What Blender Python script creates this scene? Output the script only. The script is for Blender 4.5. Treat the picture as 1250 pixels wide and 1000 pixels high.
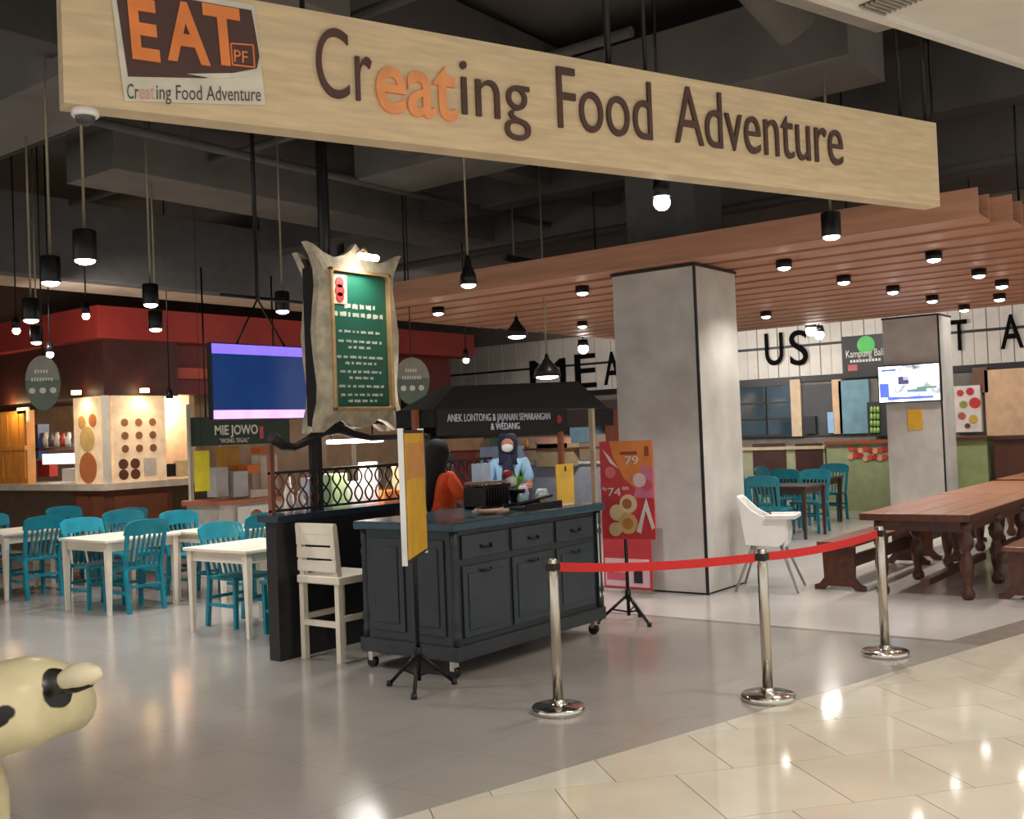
import bpy, bmesh, math, random
from mathutils import Vector, Matrix
random.seed(7)
for o in list(bpy.data.objects): bpy.data.objects.remove(o)
C = bpy.context.scene.collection
sc = bpy.context.scene
R = math.radians
# ------------------------------------------------------------------ camera
FPX, HEAD, PITCH, ROLL, CH = 1283.0, R(37.6), R(1.32), R(-2.24), 1.65
CF = Vector((math.cos(HEAD)*math.cos(PITCH), math.sin(HEAD)*math.cos(PITCH), math.sin(PITCH)))
_r0 = Vector((math.sin(HEAD), -math.cos(HEAD), 0)); _u0 = _r0.cross(CF)
CR = _r0*math.cos(ROLL) + _u0*math.sin(ROLL); CU = -_r0*math.sin(ROLL) + _u0*math.cos(ROLL)
cd = bpy.data.cameras.new('camera'); cam = bpy.data.objects.new('camera', cd); C.objects.link(cam)
cd.sensor_fit = 'HORIZONTAL'; cd.sensor_width = 36; cd.lens = 36*FPX/1250; cd.clip_end = 200; cd.clip_start = .05
cam.matrix_world = Matrix(((CR.x, CU.x, -CF.x, 0), (CR.y, CU.y, -CF.y, 0), (CR.z, CU.z, -CF.z, CH), (0, 0, 0, 1)))
sc.camera = cam
# ------------------------------------------------------------------ world, exposure, mall lights
w = bpy.data.worlds.new('mall_ambient'); sc.world = w; w.use_nodes = True
bg = w.node_tree.nodes['Background']; bg.inputs[0].default_value = (1, .965, .92, 1); bg.inputs[1].default_value = .7
sc.view_settings.view_transform = 'Standard'; sc.view_settings.look = 'None'
sc.view_settings.exposure = 0.42; sc.view_settings.gamma = 1.0; sc.view_settings.use_curve_mapping = False
LAMP = 1.0      # scale of all the lamps below
# ------------------------------------------------------------------ pixel helpers (photo 1250x1000)
def ray(x, y): return CF + CR*((x-625)/FPX) - CU*((y-500)/FPX)
O = Vector((0, 0, CH))
def at_z(x, y, z=0.): d = ray(x, y); return O + d*((z-CH)/d.z)
def at_x(x, y, X): d = ray(x, y); return O + d*(X/d.x)
def at_y(x, y, Y): d = ray(x, y); return O + d*(Y/d.y)
def at_d(x, y, D): d = ray(x, y); return O + d*(D/d.dot(CF))
def on_plane(x, y, p0, n): d = ray(x, y); return O + d*((p0-O).dot(n)/d.dot(n))
# ------------------------------------------------------------------ materials
def lin(c):
    c = c/255.; return c/12.92 if c <= .04045 else ((c+.055)/1.055)**2.4
def rgb(c): return (lin(c[0]), lin(c[1]), lin(c[2]), 1)
MATS = {}
def M(name, col, rough=.5, metal=0., var=.08, scale=6., bump=0., emit=0., ecol=None, spec=.5, stretch=None, coat=0., trans=0., alpha=1.):
    if name in MATS: return MATS[name]
    m = bpy.data.materials.new(name); m.use_nodes = True; nt = m.node_tree; N = nt.nodes; L = nt.links
    b = N['Principled BSDF']; b.inputs['Roughness'].default_value = rough; b.inputs['Metallic'].default_value = metal
    b.inputs['Specular IOR Level'].default_value = spec; b.inputs['Coat Weight'].default_value = coat; b.inputs['Coat Roughness'].default_value = .08
    b.inputs['Transmission Weight'].default_value = trans; b.inputs['Alpha'].default_value = alpha
    tc = N.new('ShaderNodeTexCoord'); mp = N.new('ShaderNodeMapping'); nz = N.new('ShaderNodeTexNoise')
    if stretch: mp.inputs['Scale'].default_value = stretch
    nz.inputs['Scale'].default_value = scale; nz.inputs['Detail'].default_value = 4
    L.new(tc.outputs['Object'], mp.inputs[0]); L.new(mp.outputs[0], nz.inputs['Vector'])
    r = N.new('ShaderNodeValToRGB'); c = rgb(col)
    r.color_ramp.elements[0].position = .3; r.color_ramp.elements[1].position = .7
    r.color_ramp.elements[0].color = tuple(max(0, v*(1-var*1.6)) for v in c[:3])+(1,)
    r.color_ramp.elements[1].color = tuple(min(1, v*(1+var*1.6)) for v in c[:3])+(1,)
    L.new(nz.outputs[0], r.inputs[0]); L.new(r.outputs[0], b.inputs['Base Color'])
    if bump:
        bp = N.new('ShaderNodeBump'); bp.inputs['Strength'].default_value = bump; bp.inputs['Distance'].default_value = .01
        L.new(nz.outputs[0], bp.inputs['Height']); L.new(bp.outputs[0], b.inputs['Normal'])
    if emit:
        b.inputs['Emission Strength'].default_value = emit
        if ecol: b.inputs['Emission Color'].default_value = rgb(ecol)
        else: L.new(r.outputs[0], b.inputs['Emission Color'])
    MATS[name] = m; return m
def tiled(name, col, tile, rough, groutmix=.12, rot=0., spec=.5, var=.05):
    m = M(name, col, rough, var=var, scale=1.2, spec=spec); nt = m.node_tree; N = nt.nodes; L = nt.links
    br = N.new('ShaderNodeTexBrick'); br.offset = 0; br.inputs['Scale'].default_value = 1
    br.inputs['Brick Width'].default_value = tile; br.inputs['Row Height'].default_value = tile; br.inputs['Mortar Size'].default_value = .004
    br.inputs['Color1'].default_value = (0, 0, 0, 1); br.inputs['Color2'].default_value = (.12, .12, .12, 1); br.inputs['Mortar'].default_value = (1, 1, 1, 1)
    tc = N.new('ShaderNodeTexCoord'); L.new(tc.outputs['Object'], br.inputs['Vector'])
    b = N['Principled BSDF']; src = b.inputs['Base Color'].links[0].from_socket
    mx = N.new('ShaderNodeMix'); mx.data_type = 'RGBA'; mu = N.new('ShaderNodeMath'); mu.operation = 'MULTIPLY'; mu.inputs[1].default_value = groutmix*3
    L.new(br.outputs['Color'], mu.inputs[0]); L.new(mu.outputs[0], mx.inputs[0]); L.new(src, mx.inputs[6])
    mx.inputs[7].default_value = rgb(tuple(v*.72 for v in col)); L.new(mx.outputs[2], b.inputs['Base Color'])
    nz = N.new('ShaderNodeTexNoise'); nz.inputs['Scale'].default_value = 2.2; nz.inputs['Detail'].default_value = 3
    mr = N.new('ShaderNodeMapRange'); mr.inputs[3].default_value = rough*.75; mr.inputs[4].default_value = rough*1.3
    L.new(tc.outputs['Object'], nz.inputs['Vector']); L.new(nz.outputs[0], mr.inputs[0]); L.new(mr.outputs[0], b.inputs['Roughness'])
    bp = N.new('ShaderNodeBump'); bp.inputs['Strength'].default_value = .05; bp.inputs['Distance'].default_value = .02
    L.new(nz.outputs[0], bp.inputs['Height']); L.new(bp.outputs[0], b.inputs['Normal'])
    return m
# ------------------------------------------------------------------ mesh builder
class MB:
    def __init__(s): s.v = []; s.f = []; s.sm = []
    def add(s, vs, fs, smooth=False):
        o = len(s.v); s.v += [tuple(v) for v in vs]; s.f += [tuple(i+o for i in f) for f in fs]; s.sm += [smooth]*len(fs); return s
    def box(s, x0, x1, y0, y1, z0, z1):
        return s.add([(x0,y0,z0),(x1,y0,z0),(x1,y1,z0),(x0,y1,z0),(x0,y0,z1),(x1,y0,z1),(x1,y1,z1),(x0,y1,z1)],
                     [(3,2,1,0),(4,5,6,7),(0,1,5,4),(1,2,6,5),(2,3,7,6),(3,0,4,7)])
    def cbox(s, x, y, z, sx, sy, sz): return s.box(x-sx/2, x+sx/2, y-sy/2, y+sy/2, z-sz/2, z+sz/2)
    def bar(s, p, q, wx, wy, up=(0, 0, 1), t=1.):
        p = Vector(p); q = Vector(q); d = (q-p).normalized(); u = Vector(up)
        if abs(d.dot(u)) > .95: u = Vector((0, 1, 0)) if abs(d.y) < .9 else Vector((1, 0, 0))
        a = d.cross(u).normalized(); b = a.cross(d).normalized(); vs = []
        for c, k in ((p, 1.), (q, t)):
            for i, j in ((-1,-1),(1,-1),(1,1),(-1,1)): vs.append(c + a*(i*wx/2*k) + b*(j*wy/2*k))
        return s.add(vs, [(3,2,1,0),(4,5,6,7),(0,1,5,4),(1,2,6,5),(2,3,7,6),(3,0,4,7)])
    def tube(s, pts, r, n=10, cap=True):
        pts = [Vector(p) for p in pts]; rs = r if isinstance(r, (list, tuple)) else [r]*len(pts); rings = []
        o = len(s.v); ref = None
        for i, p in enumerate(pts):
            d = (pts[min(i+1, len(pts)-1)] - pts[max(i-1, 0)]).normalized()
            if ref is None:
                ref = Vector((0, 0, 1)) if abs(d.z) < .9 else Vector((1, 0, 0))
            a = (ref - d*ref.dot(d)).normalized(); b = d.cross(a); ref = a
            s.v += [tuple(p + (a*math.cos(2*math.pi*k/n) + b*math.sin(2*math.pi*k/n))*rs[i]) for k in range(n)]
        for i in range(len(pts)-1):
            for k in range(n):
                s.f.append((o+i*n+k, o+i*n+(k+1) % n, o+(i+1)*n+(k+1) % n, o+(i+1)*n+k)); s.sm.append(True)
        if cap:
            s.f.append(tuple(o+k for k in range(n))[::-1]); s.sm.append(False)
            s.f.append(tuple(o+(len(pts)-1)*n+k for k in range(n))); s.sm.append(False)
        return s
    def lathe(s, prof, x=0, y=0, z=0, n=16):
        return s.tube([(x, y, z+h) for r, h in prof], [max(r, .0005) for r, h in prof], n)
    def prism(s, poly, ax, a0, a1):
        # poly: 2-D points; ax 'x': (a, p0, p1); 'y': (p0, a, p1); 'z': (p0, p1, a)
        f = {'x': lambda p, a: (a, p[0], p[1]), 'y': lambda p, a: (p[0], a, p[1]), 'z': lambda p, a: (p[0], p[1], a)}[ax]
        n = len(poly); vs = [f(p, a0) for p in poly] + [f(p, a1) for p in poly]
        return s.add(vs, [tuple(range(n))[::-1], tuple(range(n, 2*n))] + [(i, (i+1) % n, n+(i+1) % n, n+i) for i in range(n)])
    def ell(s, c, r, nu=14, nv=8):
        vs = []; fs = []
        for j in range(nv+1):
            t = math.pi*j/nv
            for i in range(nu):
                a = 2*math.pi*i/nu; vs.append((c[0]+r[0]*math.sin(t)*math.cos(a), c[1]+r[1]*math.sin(t)*math.sin(a), c[2]-r[2]*math.cos(t)))
        for j in range(nv):
            for i in range(nu): fs.append((j*nu+i, j*nu+(i+1) % nu, (j+1)*nu+(i+1) % nu, (j+1)*nu+i))
        return s.add(vs, fs, True)
    def build(s, name, mat, parent=None, world=False, bevel=0.):
        me = bpy.data.meshes.new(name); off = Vector(parent.location) if (parent and world) else Vector((0, 0, 0))
        if parent and world and parent.parent: off = off + Vector(parent.parent.location)
        me.from_pydata([tuple(Vector(v)-off) for v in s.v], [], s.f); me.polygons.foreach_set('use_smooth', s.sm)
        bm = bmesh.new(); bm.from_mesh(me); bmesh.ops.recalc_face_normals(bm, faces=bm.faces); bm.to_mesh(me); bm.free()
        me.materials.append(mat); o = bpy.data.objects.new(name, me); C.objects.link(o)
        if parent: o.parent = parent
        if bevel:
            b = o.modifiers.new('bevel', 'BEVEL'); b.width = bevel; b.segments = 2; b.limit_method = 'ANGLE'
        return o
def tag(o, label=None, cat=None, group=None, kind=None):
    if label: o['label'] = label
    if cat: o['category'] = cat
    if group: o['group'] = group
    if kind: o['kind'] = kind
    return o
def thing(name, label, cat, loc=(0, 0, 0), rz=0., group=None):
    o = bpy.data.objects.new(name, None); C.objects.link(o); o.location = loc; o.rotation_euler = (0, 0, rz); o.empty_display_size = .1
    return tag(o, label, cat, group)
def struct(name, mb, mat, label=None): 
    o = mb.build(name, mat); o['kind'] = 'structure'
    if label: o['label'] = label
    return o
KIDS = {}
def dup(root, loc, rz, label, group=None):
    r = root.copy(); C.objects.link(r); r.location = loc; r.rotation_euler = (0, 0, rz); r['label'] = label
    if group: r['group'] = group
    for ch in [x for x in bpy.data.objects if x.parent is root]:
        c = ch.copy(); C.objects.link(c); c.parent = r
        for g in [x for x in bpy.data.objects if x.parent is ch]:
            d = g.copy(); C.objects.link(d); d.parent = c
    return r
def text(parent, name, s, mat, org, right, up, size=.1, width=None, ext=.003, align='LEFT', bold=0., world=True):
    cu = bpy.data.curves.new(name, 'FONT'); cu.body = s; cu.size = size; cu.extrude = ext; cu.offset = bold; cu.align_x = align; cu.resolution_u = 8 if size > .2 else 3
    t = bpy.data.objects.new(name, cu); C.objects.link(t)
    me = bpy.data.meshes.new_from_object(t.evaluated_get(bpy.context.evaluated_depsgraph_get()))
    bpy.data.objects.remove(t); bpy.data.curves.remove(cu)
    right = Vector(right).normalized(); up = Vector(up).normalized(); n = right.cross(up); org = Vector(org)
    xs = [v.co.x for v in me.vertices]; sx = 1.
    x0 = min(xs)
    if width: sx = width/(max(xs)-min(xs))
    off = Vector(parent.location) if (parent and world) else Vector((0, 0, 0))
    for v in me.vertices:
        x = (v.co.x-(x0 if width and align == 'LEFT' else 0))*sx
        v.co = org + right*x + up*v.co.y + n*(v.co.z+ext) - off
    me.materials.clear(); me.materials.append(mat); o = bpy.data.objects.new(name, me); C.objects.link(o)
    if parent: o.parent = parent
    return o
def quad(parent, name, pts, mat, thick=.004, world=True):
    # a thin plate through four points, thickened along its normal
    p = [Vector(q) for q in pts]; n = (p[1]-p[0]).cross(p[3]-p[0]).normalized()
    mb = MB(); mb.add(p+[q-n*thick for q in p], [(0,1,2,3),(7,6,5,4),(0,4,5,1),(1,5,6,2),(2,6,7,3),(3,7,4,0)])
    return mb.build(name, mat, parent, world)
def light(kind, loc, power, parent=None, col=(1, .95, .88), size=.06, aim=None, angle=110, blend=.6, name='bulb'):
    ld = bpy.data.lights.new(name, kind); ld.energy = power*LAMP; ld.color = col
    if kind == 'SPOT': ld.spot_size = R(angle); ld.spot_blend = blend; ld.shadow_soft_size = size
    elif kind == 'POINT': ld.shadow_soft_size = size
    elif kind == 'AREA': ld.size = size
    o = bpy.data.objects.new(name, ld); C.objects.link(o)
    if parent: o.parent = parent
    o.location = loc
    if aim is not None: o.rotation_euler = (Vector(aim)).to_track_quat('-Z', 'Y').to_euler()
    return o
ORD = ['first', 'second', 'third', 'fourth', 'fifth', 'sixth', 'seventh', 'eighth', 'ninth', 'tenth']
X3, Y3, Z3 = Vector((1, 0, 0)), Vector((0, 1, 0)), Vector((0, 0, 1))
# ------------------------------------------------------------------ palette
dark = M('dark_ceiling_paint', (84, 81, 79), .8, var=.12, scale=1.5)
duct = M('duct_paint', (112, 108, 104), .7, var=.1, scale=2)
black = M('black_paint', (26, 26, 27), .45)
blackm = M('black_metal', (20, 20, 21), .35, .3)
steel = M('brushed_steel', (205, 198, 185), .22, 1., var=.04, scale=20, stretch=(1, 1, .1))
chrome = M('chrome', (215, 212, 205), .12, 1., var=.03)
ply = M('pale_plywood', (222, 200, 164), .5, var=.07, scale=3.5, stretch=(1, 1, 9))
brown_t = M('brown_lettering', (84, 60, 56), .6)
orange_t = M('orange_lettering', (240, 140, 76), .6); orange_eat = M('pale_orange_lettering', (240, 160, 104), .6)
white = M('white_paint', (228, 224, 215), .5, var=.03)
cream = M('cream_paint', (226, 216, 198), .45, var=.05)
teal = M('turquoise_paint', (20, 132, 152), .35, var=.12, scale=9)
cartm = M('slate_paint', (42, 49, 53), .38, var=.12, scale=7)
cartt = M('slate_blue_lit_top', (44, 74, 88), .25, var=.12, scale=7)  # bluish light falling on the cart top is put into this colour
wood = M('slat_wood', (186, 134, 106), .5, var=.12, scale=2.2, stretch=(6, .5, 6))
darkwood = M('dark_table_wood', (78, 42, 28), .32, var=.2, scale=3, stretch=(.7, 6, 6))
tabletop = M('table_top_wood', (140, 90, 64), .28, var=.15, scale=3, stretch=(.6, 7, 6))
brownp = M('brown_panel', (105, 60, 42), .45, var=.15, scale=4)
conc = M('concrete_panel', (198, 195, 190), .55, var=.1, scale=2.4, bump=.04)
redf = M('red_fascia_paint', (150, 46, 38), .5, var=.08, scale=2)
maroon = M('maroon_hood', (62, 28, 24), .5, var=.15)
peach = M('peach_wall', (214, 178, 142), .7)
greenw = M('sage_wall', (150, 160, 112), .7)
lampw = M('lamp_glow', (255, 252, 245), .4, emit=16, ecol=(255, 250, 242), var=0)
lampwarm = M('warm_lamp_glow', (255, 230, 180), .4, emit=9, ecol=(255, 222, 165), var=0)
redbelt = M('red_webbing', (205, 38, 38), .7, var=.06, scale=60)
yellow = M('yellow_poster', (228, 176, 50), .5, var=.08)
whitep = M('white_plastic', (238, 237, 234), .35, var=.02)
# ------------------------------------------------------------------ the setting: floors
def bnd(x): return 3.269 - .266*(x-3.287)          # edge between mall tiles and food court
fl_grey = tiled('polished_grey_floor', (160, 154, 148), .6, .15, .1)
fl_light = tiled('light_grey_tile', (196, 190, 186), .6, .16, .1)
fl_band = M('dark_floor_band', (132, 122, 113), .25)
fl_mall = [M('cream_tile_%d' % i, c, .07, var=.05, scale=2.5, spec=.55) for i, c in enumerate([(206, 198, 182), (204, 195, 178), (208, 201, 186), (203, 194, 177)])]
grout = M('tile_grout', (150, 138, 118), .7)
def poly_floor(name, pts, mat, z=0., t=.05):
    return struct(name, MB().prism(pts, 'z', z-t, z), mat)
poly_floor('floor_dining', [(-6, bnd(-6)), (8.02, bnd(8.02)), (8.02, 21), (-6, 21)], fl_grey)
poly_floor('floor_light', [(8.1, bnd(8.1)+.26), (24, bnd(24)+.26), (24, 21), (8.1, 21)], fl_light)
poly_floor('floor_band', [(8.02, bnd(8.02)), (24, bnd(24)), (24, bnd(24)+.26), (8.1, bnd(8.1)+.26), (8.1, 21), (8.02, 21)], fl_band)
fm = poly_floor('floor_mall', [(-6, bnd(-6)), (-6, -8), (24, -8), (24, bnd(24))], grout, -.006)
def clip(poly):
    out = []
    ins = lambda p: p[1] <= bnd(p[0])-.003
    for i in range(len(poly)):
        a, b = poly[i], poly[(i+1) % len(poly)]
        if ins(a): out.append(a)
        if ins(a) != ins(b):
            fa = a[1]-bnd(a[0])+.003; fb = b[1]-bnd(b[0])+.003; t = fa/(fa-fb); out.append((a[0]+(b[0]-a[0])*t, a[1]+(b[1]-a[1])*t))
    return out
eu = Vector((math.cos(R(-40)), math.sin(R(-40)))); ev = Vector((math.cos(R(50)), math.sin(R(50))))
rest = MB(); TS = .592; restm = []
cells = []
for j in range(-12, 9):
    v0 = 4.17 + (j)*TS; uo = 1.178 if j % 2 == 0 else .884
    for i in range(-14, 22):
        u0 = uo + i*TS; g = .0025
        sq = [eu*u + ev*v for u, v in ((u0+g, v0+g), (u0+TS-g, v0+g), (u0+TS-g, v0+TS-g), (u0+g, v0+TS-g))]
        p = clip([(q.x, q.y) for q in sq])
        if len(p) < 3: continue
        cx = sum(q[0] for q in p)/len(p); cy = sum(q[1] for q in p)/len(p)
        if cx < -5.5 or cy < -6 or cx > 15: continue
        cells.append((abs(Vector((cx-6, cy-1.5)).length), p))
cells.sort(key=lambda c: c[0])
for k, (d, p) in enumerate(cells):
    if k < 230:
        o = MB().prism(p, 'z', -.006, 0).build('tile', random.choice(fl_mall), fm)
    else: rest.prism(p, 'z', -.006, 0)
o = rest.build('far_tiles', fl_mall[0], fm); o['kind'] = 'stuff'
# ------------------------------------------------------------------ walls and back
struct('wall_back', MB().box(20.15, 20.4, -6, 21, 0, 5.6), M('back_wall_grey', (120, 112, 104), .8))
struct('wall_left', MB().box(-6, 20.4, 20.7, 21, 0, 5.6), M('left_wall_brown', (96, 70, 54), .8))
# dark open ceiling on the food court side, white ceiling over the mall walk
struct('ceiling_dark', MB().prism([(-6, bnd(-6)+.3), (24, bnd(24)+.3), (24, 21), (-6, 21)], 'z', 5.6, 5.75), dark)
def medge(x): return 2.185 - .306*(x-6.292)
mallc = M('mall_ceiling_white', (222, 218, 210), .7, var=.02)
cm = struct('ceiling_mall', MB().prism([(-6, medge(-6)), (24, medge(24)), (24, -8), (-6, -8)], 'z', 4.2, 4.3).prism(
    [(-6, medge(-6)), (24, medge(24)), (24, medge(24)+.06), (-6, medge(-6)+.06)], 'z', 4.16, 5.6), mallc)
# ventilation grille in the mall ceiling
g = at_z(1100, 3, 4.2)
gr = MB().box(-.28, .28, -.14, .14, -.012, 0)
vg = thing('ceiling_grille', 'grey slotted air grille set in the white mall ceiling', 'air vent', (g.x-.06, g.y+.05, 4.2), R(-17)); vg.scale = (.42, .8, 1)
MB().box(-.3, .3, -.2, .2, -.006, 0).build('grille_plate', M('grille_dark', (60, 58, 55), .6), vg)
for i in range(9):
    MB().box(-.29, .29, -.18+i*.045, -.18+i*.045+.02, -.02, -.006).build('grille_slat', M('grille_grey', (160, 155, 148), .5), vg)
# unseen mall downlights, added over and behind the viewer to light the scene
k = 0
for gx in (-3, 0, 3, 6):
    for gy in (-4.5, -1.8, .9):
        if gy > medge(gx)-.4: continue
        names = ['nearest the shopfront', 'over the middle of the walk', 'far from the shopfront']
        t = thing('added_downlight', 'unseen round downlight added in the white mall ceiling behind the viewer', 'ceiling light', (gx, gy, 4.2), 0, 'added unseen mall downlights')
        MB().lathe([(.1, -.012), (.1, 0)], n=20).build('rim', white, t); MB().lathe([(.08, -.016), (.08, -.012)], n=20).build('lens', lampw, t)
        light('SPOT', (0, 0, -.05), 150, t, (1, .95, .87), .09, (0, 0, -1), 140, .8)
# ------------------------------------------------------------------ ceiling beams, ducts, pipes
def ductbox(name, label, x0, x1, y0, y1, z0, z1, mat=duct, cat='duct'):
    return tag(MB().box(x0, x1, y0, y1, z0, z1).build(name, mat, bevel=.01), label, cat)
ductbox('ceiling_bulkhead', 'long dark grey bulkhead hanging above the left stalls', 2, 17.5, 13, 13.3, 3.93, 4.98, M('bulkhead_grey', (98, 96, 95), .8), 'bulkhead')
struct('trim_1', MB().box(2, 17.5, 13.3, 14.15, 3.94, 3.98), M('beige_soffit', (206, 186, 164), .8))
ductbox('ceiling_duct', 'wide dark duct running towards the left stalls', 4.3, 5.1, 5.2, 12.6, 4.55, 5.1)
ductbox('ceiling_duct', 'flat grey duct crossing high behind the big sign', 6.0, 17, 9.6, 10.5, 4.5, 4.95)
ductbox('ceiling_beam', 'dark beam crossing near the hanging menu frame', 3.0, 16, 7.4, 7.7, 4.7, 5.2, dark, 'beam')
ductbox('ceiling_beam', 'dark beam nearest the big sign, along the aisle', 1.0, 9, 5.9, 6.2, 4.9, 5.5, dark, 'beam')
ductbox('ceiling_duct', 'grey duct sloping above the right end of the big sign', 8.4, 9.3, 2.9, 8.6, 4.6, 5.25)
ductbox('ceiling_beam', 'dark beam above the timber slats, behind the big sign', 10.6, 10.95, 1.4, 13, 4.6, 5.3, dark, 'beam')
ductbox('ceiling_duct', 'large dark duct far above the timber slat ceiling', 12.2, 13.4, 1.6, 12.8, 4.3, 5.0)
tag(MB().tube([(2.2, 9.8, 4.3), (2.9, 12.4, 4.3)], .33, 20).build('round_duct', duct), 'short round duct with its end showing at the left edge', 'duct')
tag(MB().tube([(7.3, 3.6, 5.5), (7.5, 3.3, 5.1), (7.9, 3.1, 4.75)], .2, 16).build('flexible_duct', duct), 'bent flexible duct hanging beside the white mall ceiling', 'duct')
for i, (a, b, zz, l) in enumerate([((3, 8.6), (14, 8.6), 4.6, 'thin dark pipe under the ceiling behind the menu frame'), ((5.6, 4.6), (5.6, 12.5), 4.85, 'thin dark pipe running beside the wide duct'), ((7.2, 4.2), (7.2, 12.5), 4.8, 'thin dark pipe above the food cart'), ((11.6, 2), (11.6, 12), 4.25, 'thin dark pipe above the timber slats')]):
    tag(MB().tube([(a[0], a[1], zz), (b[0], b[1], zz)], .045, 8).build('ceiling_pipe', dark), l, 'pipe')
# ------------------------------------------------------------------ timber slat ceiling
cw = struct('ceiling_wood', MB().box(9.1, 16.8, 3.0, 3.06, 3.56, 3.62).box(9.1, 16.8, 7.0, 7.06, 3.56, 3.62).box(9.1, 16.8, 9.7, 9.76, 3.56, 3.62), black, 'black carrier rails of the timber slat ceiling')
nsl = 15
for i in range(nsl):
    x0 = 9.1 + i*.53; y0 = bnd(x0)+.42; y1 = 10.0; wd = .38; h0, h1, t = 3.27, 3.51, .025
    prof = [(x0, h1), (x0, h0), (x0+wd, h0), (x0+wd, h1), (x0+wd-t, h1), (x0+wd-t, h0+t), (x0+t, h0+t), (x0+t, h1)]
    MB().prism(prof, 'y', y0, y1).build('slat', wood, cw)
for i, (hx, hy) in enumerate([(9.6, 2.6), (9.6, 3.4), (10.9, 2.2), (10.9, 7), (9.6, 9), (12.4, 3)]):
    MB().tube([(hx, hy, 3.5), (hx, hy, 5.6)], .012, 6).build('hanger_rod', blackm, cw)
gp = [at_z(938, -2, 4.7), at_z(1070, 40, 4.7), at_z(1114, 28, 4.7), at_z(1074, 2, 4.7)]
tag(MB().prism([(p.x, p.y) for p in gp], 'z', 4.7, 5.1).build('grey_soffit_box', M('soffit_grey', (170, 165, 158), .7)), 'light grey boxed soffit just behind the mall ceiling edge', 'soffit')
# surface downlights below the slats
dl = [((957, 326), 'first of the row beside the concrete column'), ((1030, 344), 'second of the row beside the concrete column'), ((1090, 356), 'third of the row beside the concrete column'),
      ((1138, 367), 'fourth in the row, above the screen column'), ((1177, 378), 'last in the row, behind the screen column'), ((935, 386), 'above the far turquoise chairs'),
      ((1140, 316), 'above the near end of the long table'), ((1195, 336), 'above the middle of the long table'), ((1223, 349), 'above the far part of the long table'), ((1220, 365), 'beyond the long table, near the right wall'),
      ((535, 382), 'right beside the ornate menu frame'), ((711, 357), 'left of the concrete column, near row'), ((711, 398), 'left of the concrete column, far row')]
for (p, l) in dl:
    q = at_z(p[0], p[1], 3.2)
    t = thing('surface_downlight', 'small black surface downlight under the timber slats, ' + l, 'ceiling light', (q.x, q.y, 3.19), 0, 'downlights under the timber slats')
    MB().lathe([(.075, 0), (.08, .005), (.08, .08)], n=18).build('can', blackm, t); MB().lathe([(.005, -.028), (.035, -.022), (.058, -.01), (.065, .004)], n=18).build('lens', lampw, t)
    light('SPOT', (0, 0, -.04), 75, t, (1, .94, .85), .06, (0, 0, -1), 125, .7)
# ------------------------------------------------------------------ columns
def column(name, label, x0, x1, y0, y1, z1, loc):
    t = thing(name, label, 'column', (x0, y0, 0))
    MB().box(x0+.02, x1-.02, y0+.02, y1-.02, 0, z1).build('core', black, t, True)
    g = .012
    for nm, b in (('panel', (x0, x0+.02, y0+g, y1-g)), ('panel', (x1-.02, x1, y0+g, y1-g)), ('panel', (x0+g+.01, x1-g-.01, y0, y0+.02)), ('panel', (x0+g+.01, x1-g-.01, y1-.02, y1))):
        MB().box(b[0], b[1], b[2], b[3], .02, z1-.03).build(nm, conc, t, True)
    MB().box(x0-.004, x0+.02, y0-.004, y0+.02, 0, z1).build('corner_trim', black, t, True)
    MB().box(x0-.006, x1+.006, y0-.006, y1+.006, z1-.03, z1).build('top_trim', black, t, True)
    return t
c1 = column('concrete_column', 'thick concrete clad column standing behind the red poster', 9.28, 10.2, 4.82, 5.78, 3.262, None)
c2 = column('concrete_column', 'concrete clad column carrying the bright television screen', 16.95, 17.65, 4.65, 5.52, 3.262, None)
MB().box(9.5, 10.1, 4.9, 5.7, 3.52, 5.6).build('upper_shaft', M('column_dark', (84, 84, 86), .8), c1, True)
tv = thing('column_television', 'television showing a bright street scene on the far column', 'television', (16.9, 5.1, 2.18))
a, b = at_x(1072, 447, 16.88), at_x(1148, 488, 16.88)
scr = M('bright_screen', (190, 205, 235), .3, emit=2.2, var=.55, scale=5)
MB().box(16.88, 16.95, b.y-.02, a.y+.02, b.z-.02, a.z+.0).build('case', blackm, tv, True)
MB().box(16.87, 16.88, b.y, a.y, b.z, a.z-.02).build('screen', scr, tv, True)
for (y, z, sy, sz, c) in ((5.2, 2.25, .16, .12, (60, 55, 90)), (5.5, 2.1, .14, .22, (70, 90, 190)), (5.0, 2.08, .3, .05, (80, 110, 120)), (4.85, 2.12, .3, .03, (90, 110, 90)), (5.1, 1.97, .7, .04, (70, 90, 180)), (5.42, 2.42, .22, .03, (60, 80, 150)), (4.95, 2.33, .5, .16, (245, 248, 250))):
    MB().box(16.866, 16.87, y-sy/2, y+sy/2, z-sz/2, z+sz/2).build('picture_patch', M('scr_%d_%d_%d' % c, c, .3, emit=1.6, var=.1), tv, True)
q = at_x(1117, 512, 16.94)
yp = tag(MB().box(16.935, 16.95, q.y-.11, q.y+.11, q.z-.16, q.z+.16).build('notice_sheet', yellow), 'yellow paper notice stuck on the column under the screen', 'notice')
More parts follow.
